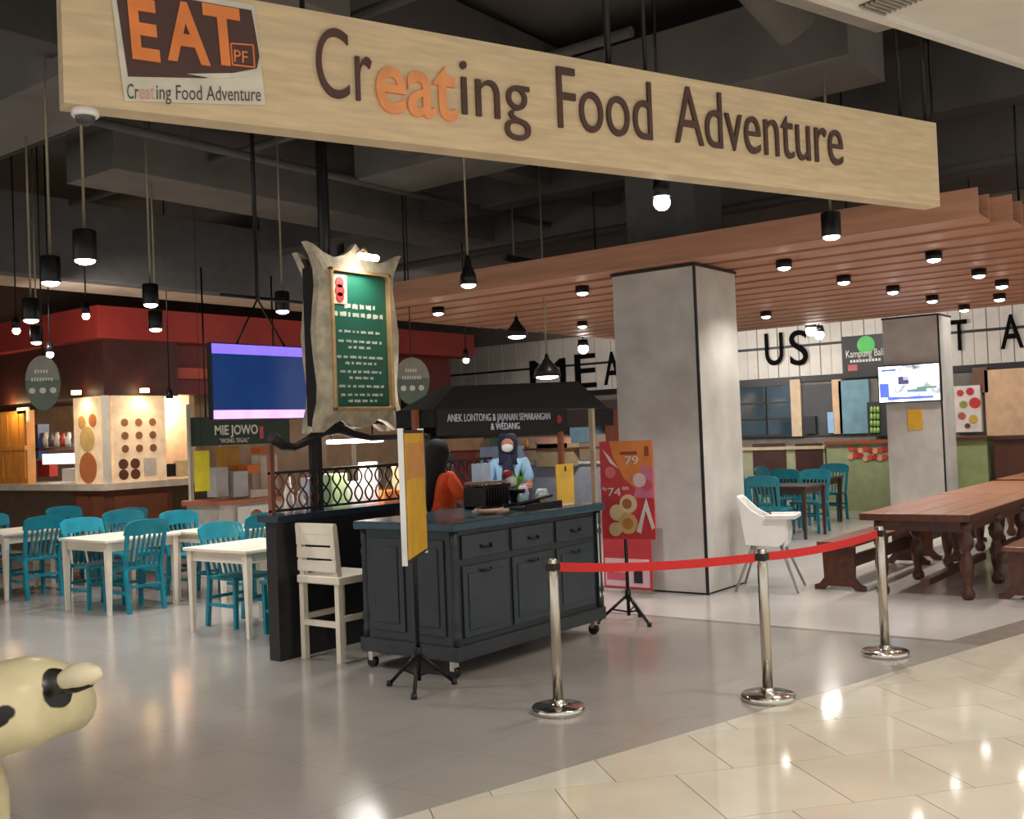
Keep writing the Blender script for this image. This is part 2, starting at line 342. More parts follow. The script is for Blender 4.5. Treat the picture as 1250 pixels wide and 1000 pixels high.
# ------------------------------------------------------------------ back wall at X = 20: corrugated fascia, letters, windows, counters
BX = 20.15
fa = thing('corrugated_fascia', 'white corrugated metal fascia with black letters on the back wall', 'fascia', (BX, 8, 2.57))
corr = M('corrugated_white', (212, 204, 194), .4, var=.06, scale=3)
yy = -3.0; i = 0
base = MB().box(-.035, 0, 0, .205, 0, 1.25).build('corrugated_panel', corr, fa)
base.location = (0, yy-8, 0)
while yy < 17.4:
    yy += .22; i += 1
    c = base.copy(); C.objects.link(c); c.parent = fa; c.location = ((-.02 if i % 2 else 0), yy-8, 0)
MB().box(-.06, 0, -11, 9.4, -.12, 0).build('lower_beam', black, fa); MB().box(-.075, -.03, -11, 9.4, .58, .63).build('letter_rail', black, fa)
MB().box(-.03, 0, -11, 9.4, 0, 1.25).build('backing', M('gap_grey', (120, 112, 104), .7), fa)
def wall_letter(s, px0, px1, pyt, pyb):
    a = at_x(px0, pyb, BX-.09); b = at_x(px1, pyt, BX-.09)
    text(fa, 'letter', s, M('letter_black', (12, 12, 12), .9, spec=.1), (BX-.09, a.y, a.z), -Y3, Z3, (b.z-a.z)/.7, abs(a.y-b.y), .01, bold=(0 if s == 'M' else .006))
for s, p in (('E', (703, 727, 430, 474)), ('A', (738, 757, 428, 470)), ('U', (935, 955, 405, 446)), ('S', (965, 985, 402, 446)), ('T', (1162, 1180, 389, 428)), ('A', (1222, 1248, 382, 426)), ('M', (648, 690, 436, 474))):
    wall_letter(s, *p)
ks = thing('stall_sign', 'black stall sign with a round green emblem beside the screen column', 'sign', (BX-.12, 7, 2.5))
a, b = at_x(1030, 462, BX-.12), at_x(1078, 407, BX-.12)
MB().box(BX-.12, BX-.06, b.y-.1, a.y, a.z, b.z).build('board', black, ks, True)
q = at_x(1057, 421, BX-.125); MB().tube([(BX-.12, q.y, q.z), (BX-.13, q.y, q.z)], .17, 20).build('green_emblem', M('emblem_green', (70, 170, 80), .5, emit=.25), ks, True)
q = at_x(1033, 437, BX-.125); text(ks, 'lettering', 'Kampung Bali', white, q, -Y3, Z3, .2, .72)
q = at_x(1038, 443, BX-.125); mb = MB(); [mb.box(BX-.13, BX-.12, q.y-.04-k*.06, q.y-k*.06, q.z, q.z+.05) for k in range(10)]; mb.build('text_line', white, ks, True)['kind'] = 'stuff'
q = at_x(1041, 449, BX-.125); MB().box(BX-.13, BX-.12, q.y-.09, q.y+.09, q.z-.06, q.z+.06).build('red_patch', M('patch_red', (190, 90, 90), .5), ks, True)
def wallbox(name, px0, py0, px1, py1, X, depth, mat, kind='structure', label=None, cat=None, parent=None):
    a = at_x(px0, py1, X); b = at_x(px1, py0, X)
    mb = MB().box(X, X+depth, b.y, a.y, a.z, b.z); o = mb.build(name, mat, parent, bool(parent))
    if parent is None:
        if kind: o['kind'] = kind
        if label: tag(o, label, cat)
    return o
# window with black glazing bars
wa, wb = at_x(905, 532, BX-.05), at_x(966, 470, BX-.05)
wn = MB().box(BX-.06, BX-.02, wb.y, wa.y, wa.z, wb.z); wo = struct('window_1', wn, M('window_glass_dark', (40, 66, 82), .08, var=.25, scale=1.5, spec=.8))
for (y0, y1, z0, z1) in [(wb.y-.05, wb.y, wa.z, wb.z), (wa.y, wa.y+.05, wa.z, wb.z), (wb.y, wa.y, wa.z-.05, wa.z), (wb.y, wa.y, wb.z, wb.z+.05)] + [((wa.y+wb.y)/2-.02+k*.0, (wa.y+wb.y)/2+.02, wa.z, wb.z) for k in (0,)] + [(wb.y, wa.y, wa.z+(wb.z-wa.z)*f-.015, wa.z+(wb.z-wa.z)*f+.015) for f in (.33, .66)]:
    MB().box(BX-.09, BX-.03, y0, y1, z0, z1).build('glazing_bar', black, wo)
def panelw(name, r, col, label, cat, X=BX-.1, d=.08):
    return tag(wallbox(name, *r, X, (BX-X-.012 if BX-X < .5 else d), M('c_%d_%d_%d' % col, col, .55), None), label, cat)
panelw('white_post', (967, 463, 976, 533), (214, 190, 158), 'cream post between the dark window and the open hatch', 'post')
panelw('hatch_recess', (978, 468, 1017, 533), (70, 72, 76), 'dark grey kitchen hatch beside the cream post', 'hatch', BX-.04, .03)
panelw('shelf_rack', (981, 508, 995, 530), (40, 42, 46), 'small black rack standing in the kitchen hatch', 'rack', BX-.12, .06)
panelw('lit_screen', (1011, 503, 1017, 529), (150, 190, 230), 'narrow pale blue display at the edge of the hatch', 'display', BX-.12, .05)
panelw('peach_pillar', (1018, 463, 1026, 530), (214, 178, 142), 'narrow peach pillar left of the blue wall panel', 'pillar')
panelw('blue_wall_panel', (1026, 463, 1060, 530), (112, 150, 165), 'pale blue wall panel left of the drinks fridge', 'wall panel')
fr = panelw('drinks_fridge', (1060, 490, 1082, 533), (36, 40, 40), 'dark drinks fridge with green bottles beside the screen column', 'fridge', BX-.4, .3)
for k in range(4):
    for j in range(3):
        q = at_x(1064+j*4, 500+k*8.5, BX-.42); MB().lathe([(.03, -.05), (.03, .03), (.012, .06)], q.x, q.y, q.z, 8).build('bottle', M('bottle_green', (150, 190, 100), .3), fr)
panelw('menu_board', (1166, 470, 1196, 528), (224, 214, 206), 'white menu board with red dishes right of the screen column', 'menu board', BX-.14, .03)
mbd = bpy.data.objects['menu_board']
for (px, py, r_, c) in [(1172, 480, .06, (200, 60, 50)), (1184, 478, .07, (190, 40, 60)), (1190, 492, .1, (200, 50, 50)), (1176, 494, .07, (150, 150, 70)), (1174, 508, .07, (180, 90, 60)), (1188, 512, .08, (200, 160, 60)), (1181, 520, .05, (120, 50, 40))]:
    q = at_x(px, py, BX-.15); MB().tube([(BX-.14, q.y, q.z), (BX-.15, q.y, q.z)], r_, 12).build('dish_picture', M('c_%d_%d_%d' % c, c, .55), mbd)
panelw('peach_wall_panel', (1205, 449, 1250, 535), (220, 180, 144), 'broad peach wall panel at the right edge', 'wall panel')
panelw('brown_wall_panel', (1188, 448, 1205, 480), (120, 84, 66), 'brown panel above the white menu board', 'wall panel', BX-.1, .05)
# counters in front of the back wall
def counter(label, px0, px1, ztop, X, col_front, col_top, d=.5):
    a = at_x(px0, 530, X); b = at_x(px1, 530, X); t = thing('stall_counter', label, 'counter', (X+d/2, (a.y+b.y)/2, 0))
    MB().box(X, X+d, b.y, a.y, 0, ztop-.06).build('front', M('c_%d_%d_%d' % col_front, col_front, .5), t, True)
    MB().box(X-.06, X+d, b.y-.02, a.y+.02, ztop-.06, ztop).build('worktop', M('c_%d_%d_%d' % col_top, col_top, .4), t, True)
    return t
t = counter('sage green stall counter under the dark glazed window', 890, 1006, 1.2, 19.2, (158, 160, 128), (188, 172, 140))
for r in ((920, 541, 958, 580), (972, 541, 1003, 580)): wallbox('brown_panel', *r, 19.17, .03, maroon, parent=t)
t = counter('stall counter with a red brown top left of the screen column', 1008, 1090, 1.28, 19.0, (150, 160, 120), (140, 72, 46))
for k in range(16):
    q = at_x(1038+(k % 8)*6, 549+(k//8)*9+random.uniform(-2, 2), 18.97); MB().tube([(19.0, q.y, q.z), (18.985-.001*k, q.y, q.z)], .05, 10).build('dish_picture', M('dish_%d' % (k % 3), [(190, 60, 50), (160, 40, 40), (210, 150, 110)][k % 3], .5), t, True)
t = counter('sage green stall counter right of the screen column', 1150, 1204, 1.3, 18.6, (146, 158, 108), (96, 60, 44))
t = counter('dark brown stall counter at the right edge', 1213, 1330, 1.3, 18.6, (82, 44, 32), (70, 40, 30))
# ------------------------------------------------------------------ stalls behind the food cart (X = 18 to 20, Y = 11 to 17)
ZS = at_x(650, 544, 17.5).z-.06
def shelfbox(name, p0, p1, h, col, label):
    a = at_x(p0, 540, 17.4); b = at_x(p1, 540, 17.4); tag(MB().box(17.4, 17.55, b.y, a.y, ZS, ZS+h).build(name, M('c_%d_%d_%d' % col, col, .55)), label, 'box')
t = counter('long pale stall counter far behind the food cart', 500, 760, 1.05, 17.6, (150, 156, 168), (190, 190, 186))
o = panelw('cold_cabinet', (588, 545, 622, 602), (176, 200, 236), 'pale blue cold cabinet standing behind the food cart', 'cabinet', 16.9, .5)
for v_ in o.data.vertices:
    if v_.co.z < 1: v_.co.z = 0
panelw('display_shelf', (655, 541, 700, 570), (170, 150, 116), 'tan shelf unit behind the food cart', 'shelf unit', 17.4, .2)
shelfbox('packet_carton', 655, 692, .2, (204, 150, 130), 'pinkish carton of packets on the shelf behind the cart')
panelw('sky_blue_panel', (696, 520, 722, 541), (140, 176, 196), 'pale blue wall panel seen through the cart frame', 'wall panel', BX-.46, .01)
shelfbox('peach_box', 540, 585, .26, (226, 180, 150), 'peach coloured box on the shelf above the seller')
shelfbox('green_box', 598, 615, .24, (92, 140, 122), 'green storage box on the shelf behind the food cart')
o = panelw('red_chair_back', (556, 552, 580, 585), (120, 30, 30), 'dark red chair back drawn down to the floor behind the seller', 'screen', 12.5, .05); o.scale = (1, 1, 1)  # a chair back, lengthened down to the floor as one slab
for v_ in o.data.vertices:
    if v_.co.z < 1.3: v_.co.z = 0
tag(MB().box(6.5, 6.62, 5.34, 5.44, 1.275, 1.42).build('white_packet', M('packet_white', (196, 212, 240), .4)), 'pale white blue packet on the basket beside the seller', 'packet')
panelw('stall_backdrop', (500, 486, 775, 530), (70, 58, 52), 'dark backdrop above the stalls behind the food cart', 'backdrop', 19.66, .49)
panelw('dark_red_pillar', (742, 500, 758, 600), (150, 84, 66), 'reddish pillar left of the concrete column', 'pillar', 15, .3)
panelw('black_banner', (728, 498, 746, 520), (34, 36, 44), 'small dark banner fixed on the reddish pillar', 'banner', 14.96, .04)
wl = panelw('stall_backwall', (500, 529, 775, 620), (196, 172, 150), 'pale peach back panel of the stalls behind the cart', 'wall panel', 19.72, .4)
for k in range(10):
    q = at_x(545+k*14, 541, 17.65); tag(MB().lathe([(.05, 0), (.06, .1), (.03, .16), (.03, .2)], 17.65, q.y, ZS, 10).build('jar', M('jar_%d' % (k % 4), [(200, 60, 50), (220, 200, 170), (90, 120, 150), (220, 140, 60)][k % 4], .3)), '%s jar, %s from the left on the shelf far behind the food cart' % (['red', 'cream', 'blue grey', 'orange'][k % 4], ORD[k]), 'jar', 'jars on the far stall shelf')
tag(MB().box(17.35, 17.75, at_x(760, 530, 17.5).y, at_x(500, 530, 17.5).y, at_x(650, 544, 17.5).z-.1, at_x(650, 544, 17.5).z-.06).build('wall_shelf', brownp), 'brown wall shelf behind the food cart', 'shelf')
# ------------------------------------------------------------------ big hanging sign
ZB, ZT = 3.2, 3.82
sl, sr = at_z(78, 125, ZB), at_z(1148, 252, ZB); sr_v = (sr-sl); SLEN = sr_v.length; sr_v.normalize(); sn = sr_v.cross(Z3)
sg = thing('hanging_sign', 'long pale plywood sign with large brown and orange lettering', 'sign', (sl+sr)/2)
bk = -sn*.14
v = [sl, sr, sr+bk, sl+bk]; v = [p for p in v] + [p+Z3*(ZT-ZB) for p in v]
MB().add(v, [(3,2,1,0),(4,5,6,7),(0,1,5,4),(1,2,6,5),(2,3,7,6),(3,0,4,7)]).build('board', ply, sg, True, .004)
def sp(x, y): return on_plane(x, y, sl+sn*.002, sn)
def sword(s, x0, x1, base_px, cap_px, mat, bold=0., base_x=None):
    bx = base_x or x0; b = sp(bx, base_px); c = sp(bx, cap_px); a0, a1 = sp(x0, base_px), sp(x1, base_px)
    w_ = (a1-a0).dot(sr_v); org = sl+sn*.002 + sr_v*(a0-sl).dot(sr_v); org.z = b.z
    text(sg, 'lettering', s, mat, org, sr_v, Z3, (c.z-b.z)/.7, w_, .008, bold=bold)
sword('Cr', 387, 454, 117, 30, brown_t, -.003); sword('eat', 459, 557, 134, 54, orange_eat, .007)
sword('ing', 563, 646, 140, 68, brown_t, -.003); sword('Food', 681, 795, 157, 80, brown_t, -.003, 685); sword('Adventure', 824, 1027, 176, 104, brown_t, -.003, 835)
lg = [sp(152, 124), sp(324, 129), sp(309, 0), sp(136, 0)]
def ext(a, b, z): t_ = (z-a.z)/(b.z-a.z); return a+(b-a)*t_
lgp = [lg[0]+sn*.006, lg[1]+sn*.006, ext(lg[1], lg[2], 3.79)+sn*.006, ext(lg[0], lg[3], 3.79)+sn*.006]
quad(sg, 'logo_panel', lgp, M('logo_white', (222, 218, 205), .5))
d = [sp(156, 94), sp(313, 84), sp(305, 0), sp(142, 0)]
dp = [d[0], sp(250, 96), d[1], sp(316, 70), sp(313, 50), ext(d[1], d[2], 3.76), ext(d[0], d[3], 3.76)]
n_ = len(dp); mb = MB(); mb.add([p+sn*.009 for p in dp]+[p+sn*.004 for p in dp], [tuple(range(n_)), tuple(range(2*n_-1, n_-1, -1))]+[(i, i+n_, (i+1) % n_+n_, (i+1) % n_) for i in range(n_)])
mb.build('logo_field', M('logo_brown', (84, 58, 56), .55), sg, True)
mb = MB(); pts = [sp(228, 91), sp(290, 90), sp(312, 86), sp(300, 94), sp(262, 97)]
mb.add([p+sn*.012 for p in pts]+[p+sn*.008 for p in pts], [(0,1,2,3,4), (9,8,7,6,5)]+[(i, i+5, (i+1) % 5+5, (i+1) % 5) for i in range(5)]); mb.build('brush_stroke', MATS['logo_white'], sg, True)
for s, x0, x1, yb in (('E', 161, 195, 72), ('A', 204, 256, 75), ('T', 252, 297, 78)):
    b_ = sp((x0+x1)/2, yb)+sn*.01; a0, a1 = sp(x0, yb), sp(x1, yb); org = sl+sn*.01 + sr_v*(a0-sl).dot(sr_v); org.z = b_.z
    text(sg, 'logo_letter', s, orange_t, org, sr_v, Z3+sr_v*(-.06), .385, (a1-a0).dot(sr_v), .004, bold=.012)
a0 = sp(155, 121); a1 = sp(318, 124); cg = M('caption_grey', (92, 84, 84), .6)
for s_, x0_, x1_, m_ in (('Cr', 155, 168, cg), ('eat', 169, 187, M('caption_pink', (226, 168, 150), .6)), ('ing Food Adventure', 189, 318, cg)):
    f0, f1 = (x0_-155)/163, (x1_-155)/163; text(sg, 'logo_caption', s_, m_, a0+(a1-a0)*f0+sn*.007, (a1-a0).normalized(), Z3, .1, (a1-a0).length*(f1-f0), .001)
a0 = sp(285, 76); a1 = sp(306, 78)
text(sg, 'logo_badge', 'PF', orange_t, a0+sn*.01, sr_v, Z3, .085, (a1-a0).length*.8, .002)
bp_ = [sp(283, 80), sp(310, 83), sp(308, 56), sp(281, 54)]
for k in range(4):
    a_, b_ = bp_[k]+sn*.011, bp_[(k+1) % 4]+sn*.011; MB().bar(a_, b_, .006, .006).build('badge_frame', orange_t, sg, True)
for xx in (752, 797, 1107, 1137, 378):
    p = sp(xx, 100)-sn*.07; p.z = 0
    MB().tube([(p.x, p.y, ZT-.02), (p.x, p.y, 5.6)], .014 if xx != 752 else .022, 8).build('hanger_rod', blackm, sg, True)
# dome camera under the sign
q = sp(107, 132)
dc = thing('dome_camera', 'small white dome security camera under the left end of the sign', 'camera', (q.x-sn.x*.07, q.y-sn.y*.07, ZB))
MB().lathe([(.055, -.035), (.06, -.03), (.06, 0)], n=20).build('housing', whitep, dc); MB().ell((0, 0, -.035), (.045, .045, .04)).build('dome', M('smoked_dome', (70, 70, 72), .1), dc)
# ------------------------------------------------------------------ pendant lamps
def pendant(px, py, D, label, diam=.15, shape='can', power=90, ceil=5.6, col=(1, .96, .92), rodcol=None):
    q = at_d(px, py, D); t = thing('pendant_lamp', label, 'pendant lamp', (q.x, q.y, q.z), 0, 'black pendant lamps')
    r = diam/2
    if shape == 'can':
        MB().lathe([(r*.97, .0), (r, .006), (r, .19), (r*.9, .2), (.02, .205)], n=20).build('shade', blackm, t); MB().lathe([(.005, -.03), (r*.5, -.024), (r*.8, -.012), (r*.86, .002)], n=20).build('lens', lampw, t)
    else:
        MB().lathe([(r, .0), (r*.85, .09), (r*.42, .17), (.03, .22), (.02, .27)], n=20).build('shade', blackm, t); MB().lathe([(.005, -.03), (r*.5, -.024), (r*.74, -.01), (r*.8, .004)], n=20).build('lens', lampw, t)
    MB().tube([(0, 0, .2), (0, 0, ceil-q.z)], .011, 6).build('stem', rodcol or M('stem_grey', (150, 140, 120), .4, .5), t)
    light('SPOT', (0, 0, -.04), power, t, col, .05, (0, 0, -1), 120, .6)
    return t
pendant(104, 318, 6.9, 'largest black can pendant, below the white dome camera')
pendant(62, 345, 8.0, 'black can pendant left of the largest one')
pendant(184, 372, 10.1, 'black can pendant hanging over the middle white table')
pendant(190, 402, 11.3, 'lower black can pendant just under another one')
pendant(38, 391, 9.6, 'black can pendant near the left edge, above the oval sign')
pendant(45, 418, 12.8, 'small black can pendant directly over the oval sign')
pendant(345, 380, 10.7, 'black can pendant between the blue screen and the menu frame')
pendant(572, 348, 9.6, 'black bell pendant right of the ornate menu frame', .17, 'bell')
pendant(1015, 289, 8.7, 'black can pendant in front of the timber slats under the sign', .16, power=110)
pendant(631, 411, 14, 'wide black bell pendant above the food cart roof', .3, 'bell', 60)
pendant(668, 460, 12.6, 'black pendant with a greenish light over the food cart roof', .34, 'bell', 40, col=(.8, 1, .8))
def spot(px, py, D, label, aim, power=60, r=.05, top=5.6):
    q = at_d(px, py, D); t = thing('track_spotlight', label, 'spotlight', q, 0, 'small track spotlights'); a = Vector(aim).normalized()
    MB().tube([(0, 0, r*.55), (0, 0, .16)], [r*1.02, r*.8], 14).build('barrel', blackm, t); MB().ell((0, 0, 0), (r*.9, r*.9, r*.9)).build('lens', lampw, t)
    MB().tube([(0, 0, .15), (0, 0, top-q.z)], .01, 6).build('bracket', blackm, t)
    light('SPOT', a*(r+.03), power, t, (1, .95, .9), .05, a, 100, .6)
spot(808, 247, 7.2, 'dazzling spotlight hanging under the middle of the big sign', (-.4, -.5, -.8), 40, .065)
spot(20, 404, 13, 'small bright spotlight at the far left in front of the red fascia', (1, .7, -.1), 60)
spot(105, 386, 13, 'small bright spotlight in front of the red fascia, above the dark hood', (.8, 1, -.2), 60)
spot(61, 433, 13.5, 'tiny spotlight right above the oval sign', (1, .3, -.3), 40)
spot(207, 489, 15.4, 'small spotlight below the dark hood, right of the lit menu panels', (.6, 1, -.1), 5)
spot(569, 440, 15.5, 'small bright spotlight in front of the red fascia beside the menu frame', (.3, 1, .1), 60)
spot(712, 426, 18.5, 'very bright spotlight on the white corrugated fascia behind the cart', (1, .15, -.35), 240, .1)
spot(990, 404, 18.0, 'very bright spotlight above the black letters on the fascia', (1, .2, -.35), 60, .1)
spot(1000, 409, 18.2, 'second bright spotlight beside the one above the black letters', (1, -.3, -.4), 40, .09)
def strip(x, y0, y1, z, label, power, aim, ext=.06):  # lamps added out of sight to brighten the back wall and stalls
    t = thing('added_strip_lamp', label, 'lamp', (x, (y0+y1)/2, z)); h = (y1-y0)/2
    MB().box(-.03, .03, -h, h, 0, .05).build('housing', white, t); MB().tube([(0, -h+.03, -.015), (0, h-.03, -.015)], .015, 10).build('tube', lampw, t)
    for yy in (-h+.1, h-.1): MB().tube([(0, yy, .05), (0, yy, 5.6-z)], .006, 5).build('wire', blackm, t)
    l = light('AREA', (0, 0, -.04), power, t, (1, .95, .88), .06, aim); l.data.shape = 'RECTANGLE'; l.data.size = .06; l.data.size_y = h*2
    l.rotation_euler = (0, math.atan2(-aim[0], -aim[2]), 0)
strip(17.15, 5.7, 9.9, 3.42, 'added long strip lamp hidden behind the timber slats near the black letters', 34, (.75, 0, -.65))
strip(17.15, 1.6, 4.3, 3.42, 'added strip lamp hidden behind the end of the timber slats at the right', 30, (.75, 0, -.65))
# ------------------------------------------------------------------ left kiosk block (corner at 8.74, 14.41)
KX, KY = 8.74, 14.41
kb = thing('snack_kiosk', 'corner snack kiosk with lit menu panels under a dark hood and red fascia', 'kiosk', (KX, KY, 0))
MB().box(KX, 9.85, KY, 15.35, 0, 1.06).build('base_cabinet', brownp, kb, True)
for a, b in ((14.5, 14.85), (14.92, 15.27)): MB().box(KX-.02, KX, a, b, .15, .95).build('base_panel', M('brown_panel_light', (122, 72, 50), .45), kb, True)
MB().box(KX+.1, 9.75, KY-.02, KY, .15, .95).build('base_panel', MATS['brown_panel_light'], kb, True)
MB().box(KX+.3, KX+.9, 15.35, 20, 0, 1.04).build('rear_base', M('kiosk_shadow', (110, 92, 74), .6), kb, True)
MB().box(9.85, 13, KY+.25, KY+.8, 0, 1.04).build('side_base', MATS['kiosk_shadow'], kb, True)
MB().box(KX-.1, KX+.9, KY-.1, 20, 1.04, 1.14).box(KX+.9, 13, KY-.1, KY+.8, 1.04, 1.14).build('worktop', M('kiosk_worktop', (222, 208, 188), .3), kb, True)
MB().box(KX-.02, 10.0, KY-.02, 20, 2.46, 3.36).build('hood', maroon, kb, True)
MB().box(10.0, 17, KY+.3, KY+.5, 2.5, 3.36).build('side_hood', M('side_hood_red', (112, 38, 30), .5), kb, True)
MB().box(KX-.22, 17.2, KY-.22, KY+.2, 3.3, 3.78).box(KX-.22, KX+.2, KY+.2, 20.5, 3.3, 3.78).build('red_fascia', redf, kb, True)
paper = M('menu_paper', (232, 200, 160), .5, emit=.25, var=.1)
MB().box(KX-.02, KX+.04, 14.5, 15.26, 1.14, 2.46).build('menu_panel', paper, kb, True)
MB().box(KX+.1, 9.75, KY-.02, KY+.04, 1.14, 2.46).build('menu_panel', paper, kb, True)
MB().box(KX-.03, KX+.06, KY-.03, KY+.06, 1.14, 2.46).build('corner_post', cream, kb, True)
for (y, z, r_, c) in ((14.88, 1.38, .24, (206, 122, 72)), (14.88, 1.82, .2, (220, 180, 110)), (14.72, 2.1, .1, (190, 110, 60)), (15.02, 2.08, .1, (200, 150, 90))):
    MB().tube([(KX-.02, y, z), (KX-.03, y, z)], r_, 18).build('dish_picture', M('c_%d_%d_%d' % c, c, .5), kb, True)
for zi in range(3):
    for xi in range(3):
        x = KX+.3+xi*.24; z = 2.05-zi*.2; MB().tube([(x, KY-.02, z), (x, KY-.03, z)], .06, 12).build('dish_picture', M('c_150_96_66', (150, 96, 66), .5), kb, True)
for (x, z) in ((9.0, 1.42), (9.2, 1.42), (9.0, 1.26), (9.2, 1.26)):
    MB().tube([(x, KY-.02, z), (x, KY-.03, z)], .08, 14).build('dish_picture', M('c_110_66_46', (110, 66, 46), .5), kb, True)
MB().box(9.34, 9.56, KY-.03, KY-.02, 1.22, 1.5).build('price_list', M('price_list_pale', (226, 214, 196), .5), kb, True)
for (x, y, ax) in ((KX-.18, 14.88, (.45, 0, -1)), (9.3, KY-.18, (0, .45, -1))):
    MB().lathe([(.07, 0), (.07, .06)], x, y, 2.5, 14).build('lamp_head', lampwarm, kb, True)
    light('SPOT', Vector((x, y, 2.48))-Vector((KX, KY, 0)), 15, kb, (1, .78, .5), .08, ax, 120, .6)
light('POINT', Vector((10.2, 15.6, 2.3))-Vector((KX, KY, 0)), 50, kb, (1, .82, .6), .15)  # bare point light without a fitting, added to light the kiosk interior
struct('wall_kiosk', MB().box(10.6, 10.7, 14.95, 20.7, 0, 3.3).box(10.6, 17.2, 16.4, 16.5, 0, 3.3), peach)
# wooden shutter cabinet at the far left
sc_ = thing('shutter_cabinet', 'warm lit wooden shutter cabinet on the kiosk counter at the left edge', 'cabinet', (KX+.3, 17.3, 1.14))
shw = M('shutter_wood', (214, 142, 62), .45, var=.12, scale=3, stretch=(1, 6, .6))
MB().box(KX+.1, KX+.24, 16.92, 18.4, 1.14, 2.35).build('body', shw, sc_, True)
for k in range(8): MB().box(KX+.07, KX+.1, 16.95+k*.18, 17.1+k*.18, 1.22, 2.3).build('slat', shw, sc_, True)
MB().box(KX+.06, KX+.1, 16.92, 18.4, 1.7, 1.77).build('rail', shw, sc_, True)
light('POINT', Vector((-.45, -.2, 1.25)), 12, sc_, (1, .7, .3), .06, name='lamp')
panelk = []
def kbox(name, px0, py0, px1, py1, X, d, col, label, cat, group=None, emit=0.):
    a = at_x(px0, py1, X); b = at_x(px1, py0, X)
    o = MB().box(X, X+d, b.y, a.y, a.z, b.z).build(name, M('k_%d_%d_%d_%d' % (*col, int(emit*10)), col, .4, emit=emit)); return tag(o, label, cat, group)
kbox('cold_display', 52, 553, 96, 567, KX+.35, .3, (200, 225, 255), 'white blue lit cold display on the kiosk counter', 'display case', emit=2.)
kbox('cup_rack', 28, 518, 46, 560, KX+.5, .2, (70, 96, 140), 'blue rack of cups beside the wooden shutter cabinet', 'rack')
kbox('red_box', 46, 562, 60, 582, KX+.72, .15, (190, 60, 56), 'red goods box beside the blue cup rack', 'box')
kbox('price_card', 21, 497, 34, 516, KX+.1, .03, (232, 216, 200), 'white price card hanging right of the shutter cabinet', 'card')
kbox('white_pot', 76, 572, 94, 588, KX+.2, .25, (220, 214, 206), 'white pot on the kiosk counter below the cold display', 'pot')
for k in range(6):
    q = at_x(56+k*7, 538, KX+.6); tag(MB().lathe([(.05, -.1), (.06, .02), (.035, .1), (.035, .14)], q.x, q.y, q.z, 10).build('kiosk_jar', M('kjar_%d' % (k % 4), [(220, 216, 206), (90, 84, 80), (200, 190, 170), (170, 60, 50)][k % 4], .3)), '%s jar, %s from the left on the shelf inside the corner kiosk' % (['white', 'dark grey', 'beige', 'red'][k % 4], ORD[k]), 'jar', 'jars inside the corner kiosk')
q0, q1 = at_x(48, 546, KX+.7), at_x(98, 546, KX+.7)
tag(MB().box(KX+.5, KX+.9, q1.y, q0.y, q0.z-.06, q0.z-.02).build('kiosk_shelf', brownp), 'shelf inside the corner kiosk holding small jars', 'shelf')
def ybox(name, px0, py0, px1, py1, Y, d, col, label, cat, group=None, emit=0.):
    a = at_y(px0, py1, Y); b = at_y(px1, py0, Y)
    o = MB().box(a.x, b.x, Y, Y+d, a.z, b.z).build(name, M('k_%d_%d_%d_%d' % (*col, int(emit*10)), col, .4, emit=emit)); return tag(o, label, cat, group)
ybox('cup_stack', 189, 550, 198, 590, KY+.1, .2, (226, 150, 120), 'pink cup stack beside the lit menu panel', 'cups')
ybox('black_kettle', 202, 566, 214, 582, KY+.1, .25, (30, 30, 32), 'black kettle on the kiosk counter', 'kettle')
ybox('tilted_menu_card', 216, 562, 232, 582, KY+.1, .08, (236, 206, 150), 'cream menu card on the kiosk counter beside the kettle', 'menu card')
ybox('red_shelf', 214, 450, 256, 462, KY+.1, .15, (170, 62, 44), 'small red shelf under the fascia left of the blue screen', 'shelf')
# ------------------------------------------------------------------ noodle stall under the green sign
NS = 11.2
ns = thing('noodle_stall', 'noodle stall counter with hanging dark green sign behind the blue screen', 'stall', (9, NS, 0))
MB().box(8.35, 11.4, NS, NS+.7, 0, .88).build('counter_base', M('stall_white', (205, 196, 184), .5), ns, True)
MB().box(8.3, 11.45, NS-.04, NS+.75, .88, .93).build('worktop', M('stall_red_top', (186, 110, 84), .4), ns, True)
a, b = at_y(237, 545, NS-.1), at_y(352, 515, NS-.1)
MB().box(a.x, b.x, NS-.12, NS-.04, a.z, a.z+.36).build('sign_board', M('sign_green', (40, 58, 46), .5), ns, True)
MB().tube([(a.x+.2, NS-.08, a.z+.36), (a.x+.2, NS-.08, 3.9)], .012, 6).tube([(b.x-.2, NS-.08, a.z+.36), (b.x-.2, NS-.08, 3.9)], .012, 6).build('sign_hanger', blackm, ns, True)
q = at_y(262, 531, NS-.125); text(ns, 'lettering', 'MIE JOWO', white, q, X3, Z3, .17, .68, bold=.004)
q = at_y(268, 541, NS-.125); text(ns, 'lettering', '"WONG TEGAL"', white, q, X3, Z3, .08, .46)
q = at_y(319, 528, NS-.125); MB().box(q.x-.03, q.x+.03, NS-.13, NS-.12, q.z-.08, q.z+.08).build('red_patch', MATS['patch_red'], ns, True)
for xx in (8.35, 11.3): MB().box(xx, xx+.05, NS+.6, NS+.65, .93, 2.2).build('frame_post', cream, ns, True)
MB().box(9.3, 11.3, NS+1.2, NS+1.25, 0, 1.75).build('back_shelf', M('stall_back', (206, 178, 150), .6), ns, True)
q = at_y(247, 575, NS-.2); yt = thing('yellow_banner', 'yellow paper banner hanging left of the noodle stall', 'banner', (q.x, NS-.2, q.z)); MB().box(-.11, .11, 0, .01, -.25, .25).build('sheet', M('tag_yellow', (222, 206, 40), .5), yt); MB().tube([(0, .005, .25), (0, .005, 5.6-q.z)], .003, 5).build('string', blackm, yt)
q = at_y(310, 632, NS-.02); pb = thing('bowl_poster', 'white poster with a noodle bowl on the stall front', 'poster', (q.x, NS-.06, q.z))
